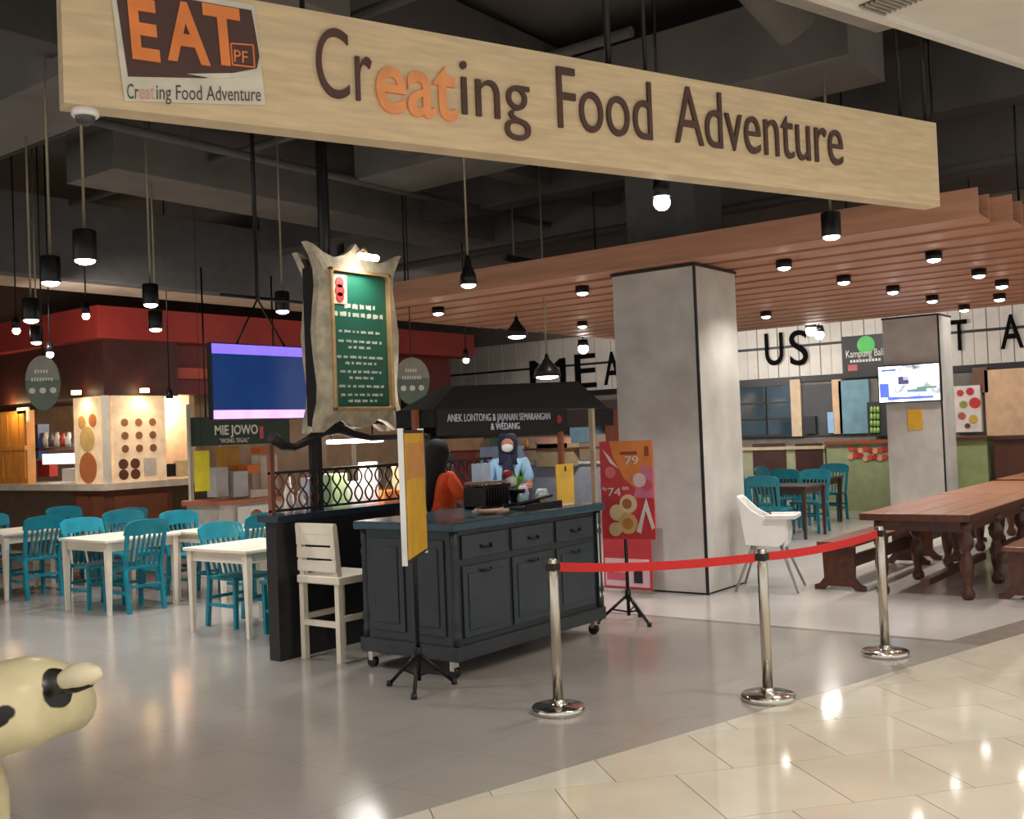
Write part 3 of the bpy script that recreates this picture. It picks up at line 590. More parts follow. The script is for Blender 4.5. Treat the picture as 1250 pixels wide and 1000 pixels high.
MB().box(-.28, .3, 0, .02, -.28, .16).build('sheet', white, pb)
MB().tube([(0, 0, 0), (0, -.012, 0)], .15, 20).build('bowl_rim', M('bowl_white', (236, 230, 222), .4), pb); MB().tube([(0, -.012, 0), (0, -.02, 0)], .11, 20).build('noodles', M('noodle_brown', (160, 88, 44), .5, var=.4, scale=30), pb)
for (px, py0, py1, w_, col, nm, lb, ct) in ((285, 545, 598, .24, (210, 150, 60), 'sunflower_picture', 'orange flower ornament on the noodle stall', 'ornament'), (272, 570, 607, .2, (190, 186, 184), 'glass_jar', 'tall glass jar on the noodle stall counter', 'jar'), (295, 575, 607, .24, (200, 200, 200), 'cutlery_box', 'clear box beside the tall glass jar', 'box'),
        (322, 597, 612, .42, (232, 224, 210), 'white_tray', 'white tray on the noodle stall counter', 'tray'), (330, 555, 600, .3, (222, 206, 190), 'packaging_box', 'tall pale carton on the noodle stall', 'carton'), (310, 567, 578, .2, (230, 120, 60), 'orange_tray', 'orange tray in front of the pale carton', 'tray'), (325, 545, 553, .22, (226, 120, 40), 'orange_tub', 'orange tub on top of the pale carton', 'tub')):
    yq = NS+(.5 if nm in ('sunflower_picture', 'packaging_box', 'orange_tub') else .22); b_ = at_y(px, py1, yq); t_ = at_y(px, py0, yq)
    tag(MB().box(b_.x-w_/2, b_.x+w_/2, yq, yq+.2, b_.z, t_.z).build(nm, M('n_%d_%d_%d' % col, col, .4), bevel=.01), lb, ct)
ms = thing('bar_stool', 'orange topped bar stool beside the noodle stall', 'stool', at_z(240, 690))
MB().lathe([(.17, .82), (.18, .86), (.17, .9)]).build('seat', M('stool_orange', (216, 110, 44), .4), ms); MB().lathe([(.03, 0), (.03, .82)]).lathe([(.2, 0), (.2, .02)]).build('pedestal', blackm, ms)
# oval hanging signs
def oval(px, py, D, label, rx, rz_, face):
    q = at_d(px, py, D); t = thing('oval_sign', label, 'sign', q, face)
    n = 28; pts = [(rx*math.cos(2*math.pi*k/n), rz_*math.sin(2*math.pi*k/n)*(1 if math.sin(2*math.pi*k/n) > 0 else 1.25)) for k in range(n)]
    MB().prism(pts, 'y', 0, .05).build('board', M('oval_green', (104, 120, 106), .5), t)
    pu = [(p[0]*.97, p[1]) for p in pts if p[1] > -.05]; MB().prism(pu, 'y', -.006, 0).build('upper_field', M('oval_grey', (150, 150, 138), .5), t)
    MB().tube([(0, .025, rz_), (0, .025, 5.6-q.z)], .008, 6).build('cable', blackm, t)
    for z, wd in ((.1, .16), (.01, .24)):
        mb = MB()
        for k in range(int(wd/.03)): mb.box(-wd/2+k*.03, -wd/2+k*.03+.018, -.009, -.005, z-.025*random.uniform(.6, 1), z+.025*random.uniform(.6, 1))
        mb.build('text_line', white, t)['kind'] = 'stuff'
    for xx in (-.11, 0, .11): MB().tube([(xx, -.001, -.12), (xx, -.012, -.12)], .035, 12).build('picture_dot', white, t)
oval(52, 464, 12, 'oval grey green sign hanging in front of the dark kiosk hood', .185, .28, R(-40))
oval(503, 462, 13, 'round grey sign half hidden behind the ornate menu frame', .22, .26, R(-40))
# ------------------------------------------------------------------ blue television
tv = thing('hanging_television', 'flat television hung from the ceiling showing a plain blue screen', 'television', (6.12, 7.5, 2.19))
MB().box(5.55, 6.71, 7.5, 7.56, 1.865, 2.535).build('case', blackm, tv, True, .006)
MB().box(5.56, 6.70, 7.494, 7.5, 1.95, 2.44).build('screen', M('screen_blue', (26, 54, 108), .25, emit=.55, var=.05), tv, True)
MB().box(5.56, 6.70, 7.493, 7.5, 2.44, 2.525).build('upper_stripe', M('stripe_violet', (120, 100, 245), .25, emit=1.2, var=.05), tv, True)
MB().box(5.56, 6.70, 7.493, 7.5, 1.875, 1.95).build('lower_stripe', M('stripe_pink', (225, 150, 250), .25, emit=1.5, var=.1), tv, True)
MB().tube([(5.85, 7.54, 2.53), (6.1, 7.54, 2.95), (6.4, 7.54, 2.53)], .012, 6).tube([(6.1, 7.54, 2.95), (6.1, 7.54, 5.6)], .02, 8).tube([(5.7, 7.54, 2.96), (6.75, 7.54, 2.96)], .014, 6).build('bracket', blackm, tv, True)
# ------------------------------------------------------------------ ornate menu frames
gilt = M('weathered_gilt', (204, 193, 168), .5, .1, var=.2, scale=9, bump=.2)
gold = M('frame_gold', (206, 170, 122), .35, .35, var=.1, scale=12)
def ornate(label, y, face, front):
    t = thing('ornate_menu_board', label, 'menu board', (6.14 if front else 6.42, y, 2.48), face)
    # half outline (right side) from the bottom centre up to the top centre, in local x, z
    half = [(0, -.735), (.1, -.72), (.2, -.66), (.3, -.69), (.42, -.76), (.5, -.76), (.485, -.66), (.44, -.52), (.43, -.38), (.46, -.15), (.475, .05), (.45, .25), (.425, .42), (.43, .55), (.47, .66), (.54, .76), (.47, .745), (.36, .69), (.25, .66), (.14, .69), (.06, .74), (0, .8)]
    full = half + [(-x, z) for x, z in half[-2:0:-1]]
    inner_x, z0, z1 = .33, -.56, .54; n = len(full)
    # ring between outline and rectangle: project the outline on the rectangle
    rect = []
    for x, z in full:
        cx, cz = x, z-(z0+z1)/2; hx, hz = inner_x, (z1-z0)/2; k = 1/max(abs(cx)/hx, abs(cz)/hz); rect.append((cx*k, cz*k+(z0+z1)/2))
    for nm, yy in (('frame', (0, .07)),):
        vs = [(x, -.0, z) for x, z in full] + [(x, -.045, z) for x, z in rect] + [(x, .06, z) for x, z in full] + [(x, .06, z) for x, z in rect]
        fs = []
        for i in range(n):
            j = (i+1) % n; fs += [(i, j, n+j, n+i), (2*n+j, 2*n+i, 3*n+i, 3*n+j), (j, i, 2*n+i, 2*n+j), (n+i, n+j, 3*n+j, 3*n+i)]
        MB().add(vs, fs).build(nm, gilt, t)
    for i, (a, b, c, d) in enumerate([(-.345, -.315, z0-.03, z1+.03), (.315, .345, z0-.03, z1+.03), (-.345, .345, z0-.03, z0), (-.345, .345, z1, z1+.03)]):
        MB().box(a, b, -.06, .02, c, d).build('inner_moulding', gold, t, bevel=.006)
    MB().box(-.315, .315, -.015, .03, z0, z1).build('menu_panel', M('menu_green', (30, 98, 78), .4, var=.05), t)
    MB().prism([(x*.92, z*.93) for x, z in full], 'y', .06, .1).build('back_board', M('frame_back', (62, 46, 36), .7), t)
    if front:
        MB().box(-.3, -.14, -.022, -.015, z1-.26, z1-.02).build('emblem_field', M('emblem_pale', (226, 196, 178), .5), t)
        for k, (ex, ez, er) in enumerate([(-.22, z1-.085, .045), (-.22, z1-.15, .05), (-.22, z1-.205, .04)]):
            MB().tube([(ex, -.022, ez), (ex, -.028, ez)], er, 14).build('emblem_mark', M('emblem_red', (196, 52, 48), .5), t)
        tw = M('menu_white', (222, 228, 214), .5)
        def words(z, wd, h):
            mb = MB(); x = -wd/2
            while x < wd/2-.01:
                l = min(random.uniform(.03, .08), wd/2-x); m_ = max(2, int(l/.012))
                for q_ in range(m_): mb.box(x+q_*.012, x+q_*.012+.008, -.02, -.015, z-h/2*random.uniform(.6, 1), z+h/2*random.uniform(.6, 1))
                x += l+.016
            mb.build('text_line', tw, t)['kind'] = 'stuff'
        for z, wd, h, cx in ((.27, .34, .045, 0), (.2, .56, .045, 0), (.06, .48, .025, 0), (-.02, .5, .025, 0), (-.07, .28, .025, 0), (-.15, .54, .025, 0), (-.2, .36, .025, 0), (-.27, .48, .025, 0), (-.32, .28, .025, 0), (-.39, .52, .025, 0), (-.46, .48, .025, 0), (-.51, .32, .025, 0)): words(z, wd, h)
        MB().tube([(.0, -.02, .72), (-.02, -.12, .74), (-.06, -.2, .67)], .012, 8).build('lamp_arm', gold, t)
        MB().tube([(-.16, -.2, .655), (.04, -.2, .655)], .028, 12).build('picture_lamp', lampw, t)
        light('SPOT', (-.06, -.2, .62), 16, t, (1, .93, .82), .06, (0, .45, -1), 130, .7)
    return t
ornate('ornate weathered gilt frame around a dark green menu with a red emblem', 6.3, 0, True)
ornate('second ornate gilt frame, seen from behind, beside the blue screen', 6.8, math.pi, False)
tag(MB().tube([(6.05, 6.58, 1.7), (6.05, 6.58, 5.6)], .05, 12).build('support_pole', blackm), 'black pole holding the two ornate frames back to back', 'pole')
tag(MB().box(5.9, 6.55, 6.4, 6.7, 1.78, 3.1).build('frame_core', M('core_black', (30, 26, 24), .7)), 'dark box between the two ornate frames', 'box')
# ------------------------------------------------------------------ black partition with iron grille
pt = thing('low_partition', 'black panelled low partition with an iron grille behind the food cart', 'partition', (5.9, 6.3, 0))
PX0, PX1 = 5.2, 7.9
MB().box(PX0, PX1, 6.3, 6.42, 0, 1.05).build('panel', M('partition_black', (24, 26, 29), .4), pt, True)
MB().box(PX0-.03, PX1, 6.24, 6.48, 1.05, 1.1).build('cap_rail', M('cap_blue_black', (32, 44, 60), .2), pt, True)
iron = M('cast_iron', (34, 32, 32), .5, .3); lit_iron = M('red_lit_iron', (120, 70, 48), .5)  # left end of the grille: reddish light on the iron put into its colour
MB().box(PX0, PX0+.04, 6.34, 6.38, 1.1, 1.64).build('end_post', lit_iron, pt, True)
for xx in (5.62, 5.69, 6.98): MB().box(xx, xx+.035, 6.34, 6.38, 1.1, 1.68).build('post', iron, pt, True)
MB().tube([(5.24, 6.36, 1.7), (5.34, 6.36, 1.63), (5.46, 6.36, 1.61), (5.6, 6.36, 1.66), (5.75, 6.36, 1.73), (5.92, 6.36, 1.75), (6.08, 6.36, 1.7), (6.3, 6.36, 1.66), (6.98, 6.36, 1.66)], [.05, .04, .03, .035, .05, .05, .035, .025, .025], 10).build('scroll_rail', iron, pt, True)
MB().box(PX0, PX1, 6.345, 6.375, 1.12, 1.14).box(5.7, PX1, 6.345, 6.375, 1.41, 1.435).box(PX0, 5.64, 6.345, 6.375, 1.41, 1.43).build('grille_rail', iron, pt, True)
for k in range(22):
    x = PX0+.09+k*.12
    pts1 = [(x+.045*math.sin(2*math.pi*j/8), 6.36, 1.14+.275*j/8) for j in range(9)]; pts2 = [(x-.045*math.sin(2*math.pi*j/8), 6.36, 1.14+.275*j/8) for j in range(9)]
    MB().tube(pts1, .008, 5).tube(pts2, .008, 5).build('scroll_bar', lit_iron if k < 4 else iron, pt, True)
tl = thing('tube_lamp', 'short white tube lamp under the ornate frame', 'lamp', (6.3, 6.55, 1.7)); MB().tube([(5.98, 6.55, 1.64), (6.62, 6.55, 1.64)], .018, 10).build('tube', M('tube_glow', (255, 250, 240), .4, emit=6), tl, True)
for xx in (6.02, 6.5): MB().tube([(xx, 6.55, 1.65), (xx, 6.55, 1.785)], .008, 6).build('bracket', blackm, tl, True)
light('AREA', (0, 0, -.09), 14, tl, (1, .95, .88), .4, (0, .3, -1))
# goods on a table behind the partition
gt = thing('prep_table', 'narrow steel preparation table behind the iron grille', 'table', (6.6, 6.68, 0))
MB().box(5.5, 7.7, 6.53, 6.8, .9, .95).build('top', M('prep_steel', (190, 186, 180), .3, .6), gt, True)
for x in (5.98, 7.62):
    for y in (6.54, 6.76): MB().box(x, x+.05, y, y+.05, 0, .9).build('leg', steel, gt, True)
for k, (px, col, h, w_, nm, lb) in enumerate([(352, (216, 208, 200), .42, .1, 'white_bottle', 'white bottle behind the left end of the iron grille'), (366, (200, 190, 190), .3, .12, 'pale_container', 'pale container behind the grille next to the white bottle'), (378, (180, 186, 206), .4, .14, 'lilac_box', 'lilac grey box behind the grille'), (405, (150, 166, 120), .42, .24, 'green_basket', 'green covered basket behind the grille'), (430, (206, 200, 196), .34, .2, 'glass_rack', 'rack of clear glasses behind the grille'), (450, (236, 210, 206), .5, .16, 'paper_stack', 'pink white papers behind the grille'), (468, (220, 120, 50), .24, .3, 'orange_crate', 'orange crate behind the right end of the grille'), (487, (226, 196, 150), .46, .12, 'cream_carton', 'cream carton behind the right end of the grille')]):
    w_ *= .8; q = at_y(px, 590, 6.68); tag(MB().lathe([(w_/2, 0), (w_/2*1.02, h*.7), (w_/2*.5, h*.86), (w_/2*.45, h)], q.x, 6.68, .95, 12).build(nm, M('g_%d_%d_%d' % col, col, .4)) if 'bottle' in nm or 'container' in nm else MB().cbox(q.x, 6.68, .95+h/2, w_, w_, h).build(nm, M('g_%d_%d_%d' % col, col, .4), bevel=.01), lb, 'goods')
# ------------------------------------------------------------------ white bar stool
bs = thing('bar_chair', 'cream wooden bar chair between the black partition and the cart', 'chair', (5.4, 6.03, 0))
for sx, sy in ((0, -1), (0, 1)):
    pass
def bl(x, y, h, tx=0): return MB().bar((x, y, 0), (x+tx, y, h), .045, .045)
bl(-.02, -.2, .58).build('leg', cream, bs); bl(-.02, .19, .58).build('leg', cream, bs); bl(.36, -.2, .58).build('leg', cream, bs); bl(.36, .19, .58).build('leg', cream, bs)
MB().box(-.06, .42, -.25, .22, .58, .64).build('seat', cream, bs, bevel=.01)
for y in (-.2, .17): MB().bar((-.02, y, .58), (-.06, y, 1.02), .045, .045).build('back_post', cream, bs)
for z in (.72, .82, .92, 1.0): MB().box(-.06-(z-.7)*.04, -.03-(z-.7)*.04, -.22, .2, z-.045, z+.035).build('back_slat', cream, bs)
MB().box(-.04, .0, -.2, .19, .26, .3).box(-.02, .36, -.22, -.18, .3, .34).box(-.02, .36, .17, .21, .3, .34).build('foot_rail', cream, bs)
# ------------------------------------------------------------------ food cart
ct = thing('food_cart', 'dark slate wooden food cart on castors with black canopy', 'cart', (6.28, 5.15, 0))
x0, x1, y0, y1 = 5.4, 7.2, 4.72, 5.58
MB().box(x0, x1, y0, y1, .13, 1.0).build('body', cartm, ct, True, .005)
MB().box(x0-.05, x1+.05, y0-.06, y1+.05, 1.0, 1.06).build('worktop', cartt, ct, True, .012)
MB().box(x0-.03, x1+.03, y0-.04, y1+.03, .12, .22).build('plinth', cartm, ct, True, .008)
for x in (x0-.01, x1-.03):
    for y in (y0-.02, y1-.02):
        MB().lathe([(.03, .22), (.03, .3), (.022, .32), (.034, .36), (.026, .42), (.026, .8), (.034, .84), (.022, .88), (.03, .9), (.03, 1.0)], x+.02, y+.01, 0, 12).build('corner_pillar', cartm, ct, True)
for x in (x0+.02, x1-.05):
    for y in (y0+.02, y1-.06):
        c = MB().tube([(x-.015, y+.02, .04), (x+.025, y+.02, .04)], .04, 14).build('castor', blackm, ct, True)
        MB().box(x-.02, x+.03, y, y+.04, .05, .125).build('castor_fork', steel, c, True)
panel2 = M('slate_panel', (46, 56, 62), .35, var=.1, scale=7)
bw = (x1-x0-.12)/3
for k in range(3):
    a = x0+.06+k*bw+.025; b = a+bw-.05
    dr = MB().box(a, b, y0-.02, y0, .80, .965).build('drawer', panel2, ct, True, .006)
    MB().tube([(a+.2, y0-.025, .875), (a+.22, y0-.045, .862), (b-.22, y0-.045, .862), (b-.2, y0-.025, .875)], .007, 6).tube([(a+.2, y0-.02, .875), (a+.2, y0-.028, .875)], .014, 8).tube([(b-.2, y0-.02, .875), (b-.2, y0-.028, .875)], .014, 8).build('handle', blackm, dr, True)
    d_ = MB().box(a, b, y0-.018, y0, .26, .755).build('door', panel2, ct, True, .006)
    MB().box(a+.05, b-.05, y0-.026, y0-.018, .31, .70).build('raised_field', panel2, d_, True, .01)
    MB().tube([(a+.18, y0-.03, .715), (a+.2, y0-.045, .70), (a+.27, y0-.045, .70), (a+.29, y0-.03, .715)], .007, 6).build('handle', blackm, d_, True)
for (a, b) in ((4.79, 5.12), (5.17, 5.5)):
    MB().box(x0-.015, x0, a, b, .28, .94).build('side_panel', cartm, ct, True, .006)
    MB().box(x0-.024, x0-.015, a+.05, b-.05, .34, .88).build('side_field', cartm, ct, True, .008)
MB().box(x1-.035, x1-.012, y0-.03, y0-.024, .3, .98).build('white_strip', white, ct, True)
# canopy
copper = M('copper_wood', (150, 84, 52), .5)
for (x, y, m_) in ((7.22, 5.06, copper), (5.6, 5.2, copper)):
    MB().box(x-.02, x+.02, y-.02, y+.02, 1.06, 1.85).build('canopy_post', m_, ct, True)
MB().box(7.7, 7.74, 5.05, 5.09, 0, 1.85).build('canopy_post', M('post_beige', (190, 172, 146), .5), ct, True)
E_ = [(5.62, 5.04, 1.845), (7.95, 5.04, 1.845), (7.95, 5.42, 1.845), (5.64, 5.42, 1.845)]; T_ = [(6.05, 5.2, 2.03), (7.72, 5.2, 2.09), (7.72, 5.34, 2.09), (6.05, 5.34, 2.03)]
canv = M('black_canvas', (20, 20, 22), .75, var=.15, scale=12)
MB().add(E_+T_, [(0,1,5,4),(1,2,6,5),(2,3,7,6),(3,0,4,7),(4,5,6,7),(3,2,1,0)]).build('canopy', canv, ct, True)
MB().box(5.64, 7.27, 5.02, 5.04, 1.655, 1.85).build('valance', canv, ct, True); MB().box(5.63, 5.65, 5.04, 5.42, 1.72, 1.85).build('valance', canv, ct, True)
vt = M('valance_white', (200, 202, 212), .5)
text(ct, 'lettering', "ANEK LONTONG & JAJANAN SEMARANGAN", vt, (5.74, 5.018, 1.755), X3, Z3, .08, 1.28)
text(ct, 'lettering', "& WEDANG", M('valance_blue_white', (215, 225, 255), .5), (6.24, 5.018, 1.685), X3, Z3, .075, .36)
MB().tube([(7.15, 5.02, 1.755), (7.15, 5.014, 1.755)], .035, 14).build('red_emblem', M('emblem_dark_red', (150, 30, 36), .5), ct, True)
# things on the cart top
def on_cart(px, py): return at_z(px, py, 1.06)
q = Vector((6.6, 5.38, 1.06))
bk_ = thing('plastic_basket', 'black slatted plastic basket on the cart top beside the seller', 'basket', q)
for k in range(9):
    MB().box(-.15+k*.0355, -.13+k*.0355, -.11, -.1, 0, .17).build('slat', blackm, bk_)
MB().box(-.15, .17, -.1, .1, 0, .02).box(-.15, .17, .1, .11, 0, .17).box(-.15, -.14, -.1, .1, 0, .17).box(.16, .17, -.1, .1, 0, .17).box(-.16, .18, -.115, -.1, .16, .19).build('basket_body', blackm, bk_)
tag(MB().box(6.45, 6.75, 5.3, 5.48, 1.255, 1.275).build('wood_lid', M('lid_wood', (150, 120, 96), .5)), 'flat wooden lid lying on the black basket', 'lid')
pp = thing('potted_plant', 'small green plant in a dark pot on the cart top', 'plant', (6.9, 5.3, 1.06))
MB().lathe([(.05, 0), (.075, .12), (.08, .13)]).build('pot', blackm, pp)
for k in range(9):
    a = k*.7; MB().add([(0, 0, .12), (.05*math.cos(a)-.02*math.sin(a), .05*math.sin(a)+.02*math.cos(a), .2), (.09*math.cos(a), .09*math.sin(a), .24+.01*k), (.05*math.cos(a)+.02*math.sin(a), .05*math.sin(a)-.02*math.cos(a), .2)], [(0, 1, 2, 3)]).build('leaf', M('leaf_green', (120, 190, 60), .5), pp)
MB().ell((-.07, 0, .2), (.05, .05, .05)).build('white_flower', white, pp); MB().ell((-.09, .02, .26), (.05, .04, .035)).build('red_flower', M('flower_red', (150, 30, 40), .5), pp)
tr = thing('black_tray', 'flat black tray of utensils on the cart top', 'tray', (6.66, 4.95, 1.06))
MB().box(-.25, .22, -.12, .12, 0, .02).box(-.25, .22, -.12, -.1, .02, .045).box(-.25, .22, .1, .12, .02, .045).build('tray', blackm, tr)
MB().tube([(-.2, 0, .045), (.3, .04, .075)], .012, 8).build('ladle', blackm, tr)
tag(MB().lathe([(.04, 0), (.1, .02), (.11, .045), (.1, .045), (.04, .02)], 6.1, 4.95, 1.06, 18).build('shallow_bowl', M('bowl_pink', (232, 190, 170), .3)), 'shallow pinkish bowl at the near end of the cart top', 'bowl')
tag(MB().box(6.2, 6.5, 5.0, 5.2, 1.06, 1.075).build('menu_sheet', M('sheet_peach', (226, 200, 186), .4)), 'pale laminated sheet lying on the cart top', 'sheet')
for k, (x, y, w_, h, c, nm, lb) in enumerate([(7.12, 5.2, .12, .12, (200, 226, 236), 'plastic_bag', 'clear plastic bag of snacks on the cart top'), (7.0, 5.1, .1, .09, (214, 200, 180), 'snack_pack', 'beige snack pack beside the clear bag'), (6.85, 5.2, .1, .1, (150, 190, 200), 'plastic_cup', 'pale blue plastic cup on the cart top'), (7.15, 5.42, .1, .14, (206, 196, 226), 'lilac_packet', 'lilac packet at the far end of the cart top')]):
    tag(MB().lathe([(w_/2*.8, 0), (w_/2, h*.6), (w_/2*.7, h)], x, y, 1.06, 12).build(nm, M('ci_%d' % k, c, .3)), lb, 'goods')
yn = thing('yellow_notice', 'yellow notice in a stand at the far end of the cart top', 'notice', (6.98, 4.86, 1.06))
MB().box(-.12, .12, 0, .012, .0, .33).build('sheet', M('notice_yellow', (236, 190, 74), .5), yn); MB().box(-.08, .08, -.02, .06, 0, .01).build('foot', whitep, yn)
MB().tube([(0, -.004, .27), (0, -.004, .31)], .008, 6).build('mark', brown_t, yn)
# ------------------------------------------------------------------ poster stands
def tripod(parent, h, r=.26, rot=0.):
    for k in range(3):
        a = rot+k*2*math.pi/3; e = Vector((r*math.cos(a), r*math.sin(a), .015))
        l_ = MB().tube([(0, 0, .24), e], .013, 8).build('leg', blackm, parent); MB().tube([e+Vector((0, 0, -.013)), e+Vector((0, 0, .02))], .02, 8).build('rubber_foot', black, l_)
        MB().tube([(0, 0, .09), Vector((e.x*.55, e.y*.55, .12))], .008, 6).build('brace', blackm, parent)
    MB().tube([(0, 0, .06), (0, 0, h)], .016, 10).build('pole', blackm, parent); MB().tube([(0, 0, .2), (0, 0, .28)], .026, 10).build('collar', blackm, parent)
g = at_z(512, 842)
lp = thing('poster_stand', 'black tripod stand with a yellow poster turned edge on before the cart', 'poster stand', (g.x, g.y, 0))
tripod(lp, 1.5, .25, R(215))
pa, pb_ = at_d(494, 600, 6.2), at_d(519, 600, 6.9); dv = (pb_-pa); dv.z = 0; dv.normalize(); L_ = (Vector((pb_.x, pb_.y, 0))-Vector((pa.x, pa.y, 0))).length
za, zb_ = at_d(493, 689, 6.2).z, at_d(493, 525, 6.2).z
nrm = dv.cross(Z3); P0 = Vector((pa.x, pa.y, 0))
def brd(a, b, c, d, off, th): 
    p = P0+dv*a+nrm*off; q_ = P0+dv*b+nrm*off
    v = [p, q_, q_-nrm*th, p-nrm*th]; v = [Vector((u.x, u.y, c)) for u in v]+[Vector((u.x, u.y, d)) for u in v]
    return MB().add(v, [(3,2,1,0),(4,5,6,7),(0,1,5,4),(1,2,6,5),(2,3,7,6),(3,0,4,7)])
brd(0, L_, za, zb_, 0, .03).build('board', M('board_dark', (46, 40, 36), .5), lp, True)
brd(-.006, .008, za-.01, zb_+.01, .004, .034).build('board_edge', chrome, lp, True); brd(L_-.015, L_+.01, za-.01, zb_+.01, .006, .042).build('board_edge', chrome, lp, True)
brd(.03, L_-.02, za+.02, zb_-.02, .004, .004).build('poster', yellow, lp, True)
brd(.06, L_-.05, zb_-.3, zb_-.08, .006, .002).build('poster_upper', M('poster_orange', (214, 150, 80), .5), lp, True)
g = at_z(768, 760)
rp = thing('poster_stand', 'black tripod stand with a red and orange food poster beside the cart', 'poster stand', (g.x, g.y, 0))
tripod(rp, .8, .27, R(250))
a_, b_ = at_d(737, 598, 9.0), at_d(799, 598, 8.75); dv = b_-a_; dv.z = 0; L_ = dv.length; dv.normalize(); nrm = dv.cross(Z3)
Dm = Vector((g.x, g.y, 0)).dot(Vector((CF.x, CF.y, 0)).normalized())
c0 = Vector((g.x, g.y, 0))+nrm*.05+dv*.055; L_ = 63/FPX*Dm/.9; P0 = c0 - dv*L_/2; zb0, zt0 = at_d(768, 657, Dm).z, at_d(768, 538, Dm).z
brd(0, L_, zb0, zt0, 0, .02).build('board', M('poster_red', (206, 62, 70), .45, var=.12, scale=5), rp, True)
def pk(u0, u1, v0, v1, col, nm='print_patch', off=.003, em=0): brd(L_*u0, L_*u1, zb0+(zt0-zb0)*v0, zb0+(zt0-zb0)*v1, off, .003).build(nm, M('c_%d_%d_%d' % col, col, .5), rp, True)
def pp_(pts, col, nm='print_patch', off=.004):
    vs = [P0+dv*(L_*u)+nrm*off+Z3*(zb0+(zt0-zb0)*v) for u, v in pts]; n = len(vs)
    MB().add(vs+[q_-nrm*.004 for q_ in vs], [tuple(range(n)), tuple(range(2*n-1, n-1, -1))]+[(i, i+n, (i+1) % n+n, (i+1) % n) for i in range(n)]).build(nm, M('c_%d_%d_%d' % col, col, .5), rp, True)
pp_([(.2, 1), (1, 1), (1, .42), (.7, .5), (.45, .62), (.25, .85)], (226, 136, 66), 'orange_field')
pp_([(.62, .42), (1, .42), (1, .72), (.8, .75)], (214, 120, 150), 'pink_field', .006)
def disc(u, v, r_, col, off=.008, nm='dish_picture'):
    c = P0+dv*(L_*u)+Z3*(zb0+(zt0-zb0)*v); MB().tube([c+nrm*.002, c+nrm*off], r_, 18).build(nm, M('c_%d_%d_%d' % col, col, .5), rp, True)
for u, v, r_, c in ((.3, .27, .07, (226, 200, 160)), (.52, .36, .08, (232, 206, 168)), (.26, .1, .06, (220, 188, 140)), (.5, .16, .09, (214, 176, 120)), (.5, .36, .045, (170, 110, 70)), (.5, .16, .05, (190, 130, 70)), (.75, .6, .06, (236, 200, 210)), (.88, .55, .05, (206, 90, 110)), (.2, .68, .05, (226, 120, 126))): disc(u, v, r_, c, .008+random.uniform(0, .004))
pp_([(.66, .08), (.74, .06), (.84, .3), (.95, .1), (1.0, .12), (.86, .42)], (240, 226, 224), 'white_splash', .008)
pp_([(.06, .92), (.2, .78), (.36, .72), (.2, .84)], (240, 214, 214), 'white_splash', .008)
pv_ = P0+nrm*.006
text(rp, 'lettering', '74', white, pv_+dv*(L_*.14)+Z3*(zb0+(zt0-zb0)*.44), dv, Z3, .1, .12, .002); text(rp, 'lettering', 'Rp', white, pv_+dv*(L_*.04)+Z3*(zb0+(zt0-zb0)*.5), dv, Z3, .04, .04, .002)
text(rp, 'lettering', '000', white, pv_+dv*(L_*.42)+Z3*(zb0+(zt0-zb0)*.5), dv, Z3, .04, .06, .002)
text(rp, 'lettering', '79', white, pv_+dv*(L_*.5)+Z3*(zb0+(zt0-zb0)*.76), dv, Z3, .1, .12, .004); pk(.4, .72, .86, .89, (150, 60, 40), 'print_line', .006)
pk(.86, .94, .84, .94, (150, 70, 40), 'print_badge', .006)
# floor standing banner behind, against the column
bn = thing('floor_banner', 'pink and red banner standing on the floor behind the red poster', 'banner', (9.15, 5.62, 0))
MB().box(-.02, .0, -.26, .3, .03, .8).build('sheet', M('banner_red', (196, 58, 66), .5), bn); MB().box(-.06, .05, -.28, .32, 0, .04).build('base', chrome, bn)
MB().box(-.024, -.02, -.24, .28, .06, .34).build('print_patch', M('banner_pale', (226, 190, 196), .5), bn); MB().box(-.028, -.024, -.16, -.06, .1, .28).build('phone_picture', M('phone_dark', (40, 36, 44), .4), bn)
MB().box(-.028, -.024, .0, .26, .12, .2).build('print_line', M('c_206_90_110', (206, 90, 110), .5), bn)
